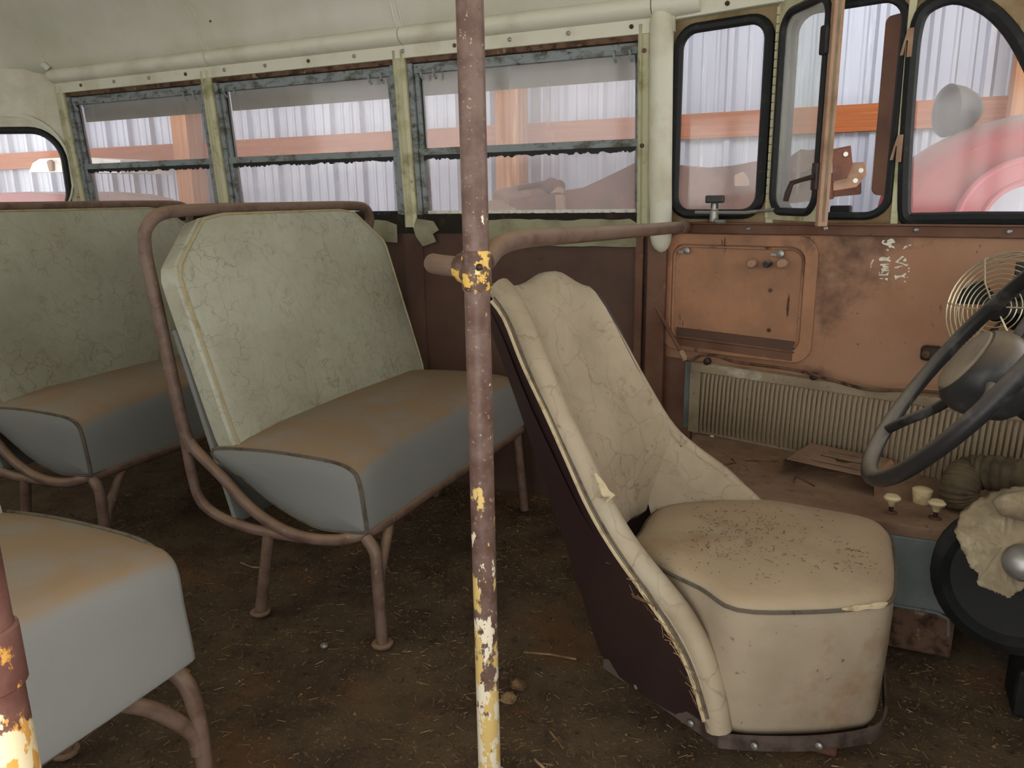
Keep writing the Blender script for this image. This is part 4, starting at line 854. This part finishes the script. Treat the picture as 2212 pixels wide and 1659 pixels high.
# pale vehicle seen at the far left
wv = thing('pale_pickup', (-5.6, 3.4, -.7), 'pale pickup with dusty maroon hood outside the rear quarter window', 'pickup')
def outw(pts, Y, th, nm, mm, bev=.01):
    return MB().plate([(lambda q: (q.x, q.z))(atY(x, y, Y)) for x, y in pts], [], lambda u, v, t: Vector((u, Y+t, v)), 0, th).build(nm, mm, wv, bevel=bev)
outw([(62, 372), (70, 352), (85, 343), (120, 341), (190, 340), (260, 345), (262, 374)], 3.7, .4, 'cab_roof', 'white')
outw([(-60, 425), (0, 416), (60, 414), (140, 420), (180, 430), (210, 440), (230, 520), (-60, 520)], 3.0, .6, 'hood', 'maroon', .03)
outw([(100, 349), (106, 345), (112, 349), (113, 368), (106, 370)], 3.68, .02, 'door_handle', 'rustlight', .001)
MB().bb(-6.9, -4.5, 3.1, 3.9, -.7, .8).build('lower_body', 'maroon', wv, bevel=.03)

# ================================================================== LITTER
def sliver(bm_, p, L, r, yaw, tilt, bend=0.):
    d = Vector((math.cos(yaw)*math.cos(tilt), math.sin(yaw)*math.cos(tilt), math.sin(tilt))); s = Vector((-math.sin(yaw), math.cos(yaw), 0))*r
    u = Vector((0, 0, r*1.2)); m_ = p+Vector((0, 0, bend)); a = p-d*L/2; c = p+d*L/2
    k = len(bm_.v)
    for q in (a, m_, c): bm_.v += [q-s, q+s, q+u]
    for i in (0, 3):
        for x, y in ((0, 1), (1, 2), (2, 0)): bm_.f.append((k+i+x, k+i+y, k+i+3+y, k+i+3+x))
blocked = lambda x, y: (x > -.30 and y > 1.66)
def fz(x, y): return min(-.006+.006*noise.noise(Vector((x*6, y*6, 0)))+.003*noise.noise(Vector((x*25, y*25, 3))), .004)
ls = MB(); n = 0
while n < 7500:
    x = random.uniform(-2.2, .7); y = random.uniform(.15, 2.18)
    if blocked(x, y) or noise.noise(Vector((x*3, y*3, 9)))+random.random() < .35: continue
    sliver(ls, Vector((x, y, fz(x, y)+.002)), random.choice((.004, .005, .006, .009, .012, .02)), random.uniform(.0004, .0009), random.uniform(0, 6.28), random.uniform(-.15, .2)); n += 1
o = ls.build('straw_litter', 'straw'); o['kind'] = 'stuff'; tag(o, 'loose bits of straw scattered over the dirty floor', 'straw')
lc = MB(); n = 0
while n < 22000:
    x = random.uniform(-2.2, .7); y = random.uniform(.15, 2.18)
    if blocked(x, y) or noise.noise(Vector((x*4, y*4, 2)))+random.random() < .3: continue
    r = random.choice((.0015, .002, .002, .003, .003, .0045)); z = fz(x, y); a = random.uniform(0, 6.28)
    lc.add([Vector((x+r*math.cos(a+t)*random.uniform(.7, 1.3), y+r*math.sin(a+t)*random.uniform(.7, 1.3), z-.001)) for t in (0, 2.1, 4.2)]+[Vector((x, y, z+r*random.uniform(.6, 1.4)))], [(0, 1, 3), (1, 2, 3), (2, 0, 3)]); n += 1
o = lc.build('chaff_litter', 'chaff'); o['kind'] = 'stuff'; tag(o, 'dark crumbs of chaff and droppings over the floor', 'litter')
# bigger single straws
def one(name, pts, r, mm, label, cat='straw', group='large straws on the floor'):
    return tag(MB().tube(pts, r, 6).build(name, mm, smooth=True), label, cat, group)
one('straw_stalk', [atZ(x, y, .006) for x, y in ((1130, 1409), (1185, 1413), (1245, 1424))], .0022, 'straw', 'long pale straw stalk lying right of the slim pole')
one('straw_stalk', [atZ(x, y, .006) for x, y in ((1155, 1640), (1175, 1659), (1190, 1680))], .0025, 'straw', 'straw stalk at the bottom edge beside the pole foot')
one('straw_stalk', [atZ(x, y, .006) for x, y in ((520, 1215), (545, 1225), (590, 1228))], .0022, 'straw', 'short straw stalk behind the rear leg of the first bench')
one('straw_stalk', [atZ(x, y, .006) for x, y in ((372, 1420), (395, 1440), (410, 1450))], .0016, 'straw', 'thin straw stalk beside the corner bench cushion')
one('straw_stalk', [atZ(x, y, .006) for x, y in ((1188, 1580), (1205, 1600), (1216, 1615))], .0018, 'straw', 'bent straw stalk between the pole and the seat trim')
def clump(name, x, y, r, label, mm='chaff', z=.0):
    p = atZ(x, y, z); bmx = MB(); rings = []
    for i in range(6):
        t = i/5*math.pi/2
        rings.append([p+Vector((r*math.cos(t)*math.cos(a)*(1+.35*noise.noise(Vector((a*2, i, r*90)))), r*math.cos(t)*math.sin(a)*(1+.35*noise.noise(Vector((a*2+9, i, r*50)))), r*.7*math.sin(t)*(1+.3*noise.noise(Vector((a*3, i, 4)))))) for a in (2*math.pi*k/10 for k in range(10))])
    return tag(bmx.loft(rings).build(name, mm), label, 'clump')
clump('dirt_clump', 1120, 1480, .018, 'crumbly dirt clump just right of the pole'); clump('dirt_clump', 1098, 1510, .016, 'pale crumbly clump touching the foot of the pole', 'straw')
clump('pebble', 700, 1395, .009, 'small grey pebble in front of the bench leg', 'steel'); clump('pebble', 1538, 943, .006, 'tiny white pebble by the ribbed panel', 'white', BZ)
# scattered bits on the box top and on the driver cushion
lb = MB()
for _ in range(170):
    u, v = random.uniform(-.32, .05), random.uniform(1.72, 2.05)
    if v > 2.05-.25*(u+.3) or (u > -.17 and v < 1.92): continue
    sliver(lb, Vector((u, v, BZ+.0015)), random.choice((.008, .012, .02, .03)), random.uniform(.0005, .0011), random.uniform(0, 6.28), random.uniform(0, .12))
o = lb.build('box_litter', 'straw'); o['kind'] = 'stuff'; tag(o, 'bits of straw and twig on top of the side box', 'litter')
for pts, lab in ((((1610, 994), (1650, 996), (1682, 995)), 'straight dry twig lying on the side box'), (((1715, 1042), (1718, 1030), (1735, 1035), (1760, 1050)), 'forked dry twig in front of the slotted bracket'), (((1555, 1005), (1590, 1000), (1580, 990)), 'curled dry twig near the driver backrest wing')):
    one('twig', [atZ(x, y, BZ+.003) for x, y in pts], .0016, 'rustframe', lab, 'twig', 'twigs on the side box')
ld = MB()
def cz(x, y):
    r = max(abs(x-cc[0])/.2, abs(y-cc[1])/.23); return .342-.016*r*r
for _ in range(520):
    if random.random() < .72: x, y = random.gauss(-.17, .07), random.gauss(1.36, .08)
    else: x, y = random.uniform(.0, .07), random.uniform(1.29, 1.50)
    if abs(x-cc[0]) > .19 or abs(y-cc[1]) > .20: continue
    sliver(ld, Vector((x, y, cz(x, y)+.001)), random.choice((.002, .003, .004, .006, .009)), random.uniform(.0004, .0009), random.uniform(0, 6.28), random.uniform(-.1, .3))
o = ld.build('seat_litter', 'rustbox'); o['kind'] = 'stuff'; tag(o, 'brown chaff crumbs scattered on the driver seat cushion', 'litter')
# frayed fibres at the bottom of the near side roll
fr_ = MB()
for _ in range(60):
    i = random.uniform(.68, .98); P_ = resample(S3, 40)[int(i*39)]
    sliver(fr_, P_+Vector((random.uniform(-.008, .008), -.008, random.uniform(-.01, .01))), random.uniform(.01, .03), .0008, random.uniform(-.6, .6), random.uniform(-1.4, -.3))
fr_.build('frayed_fibre', 'straw', ds, kind='stuff')
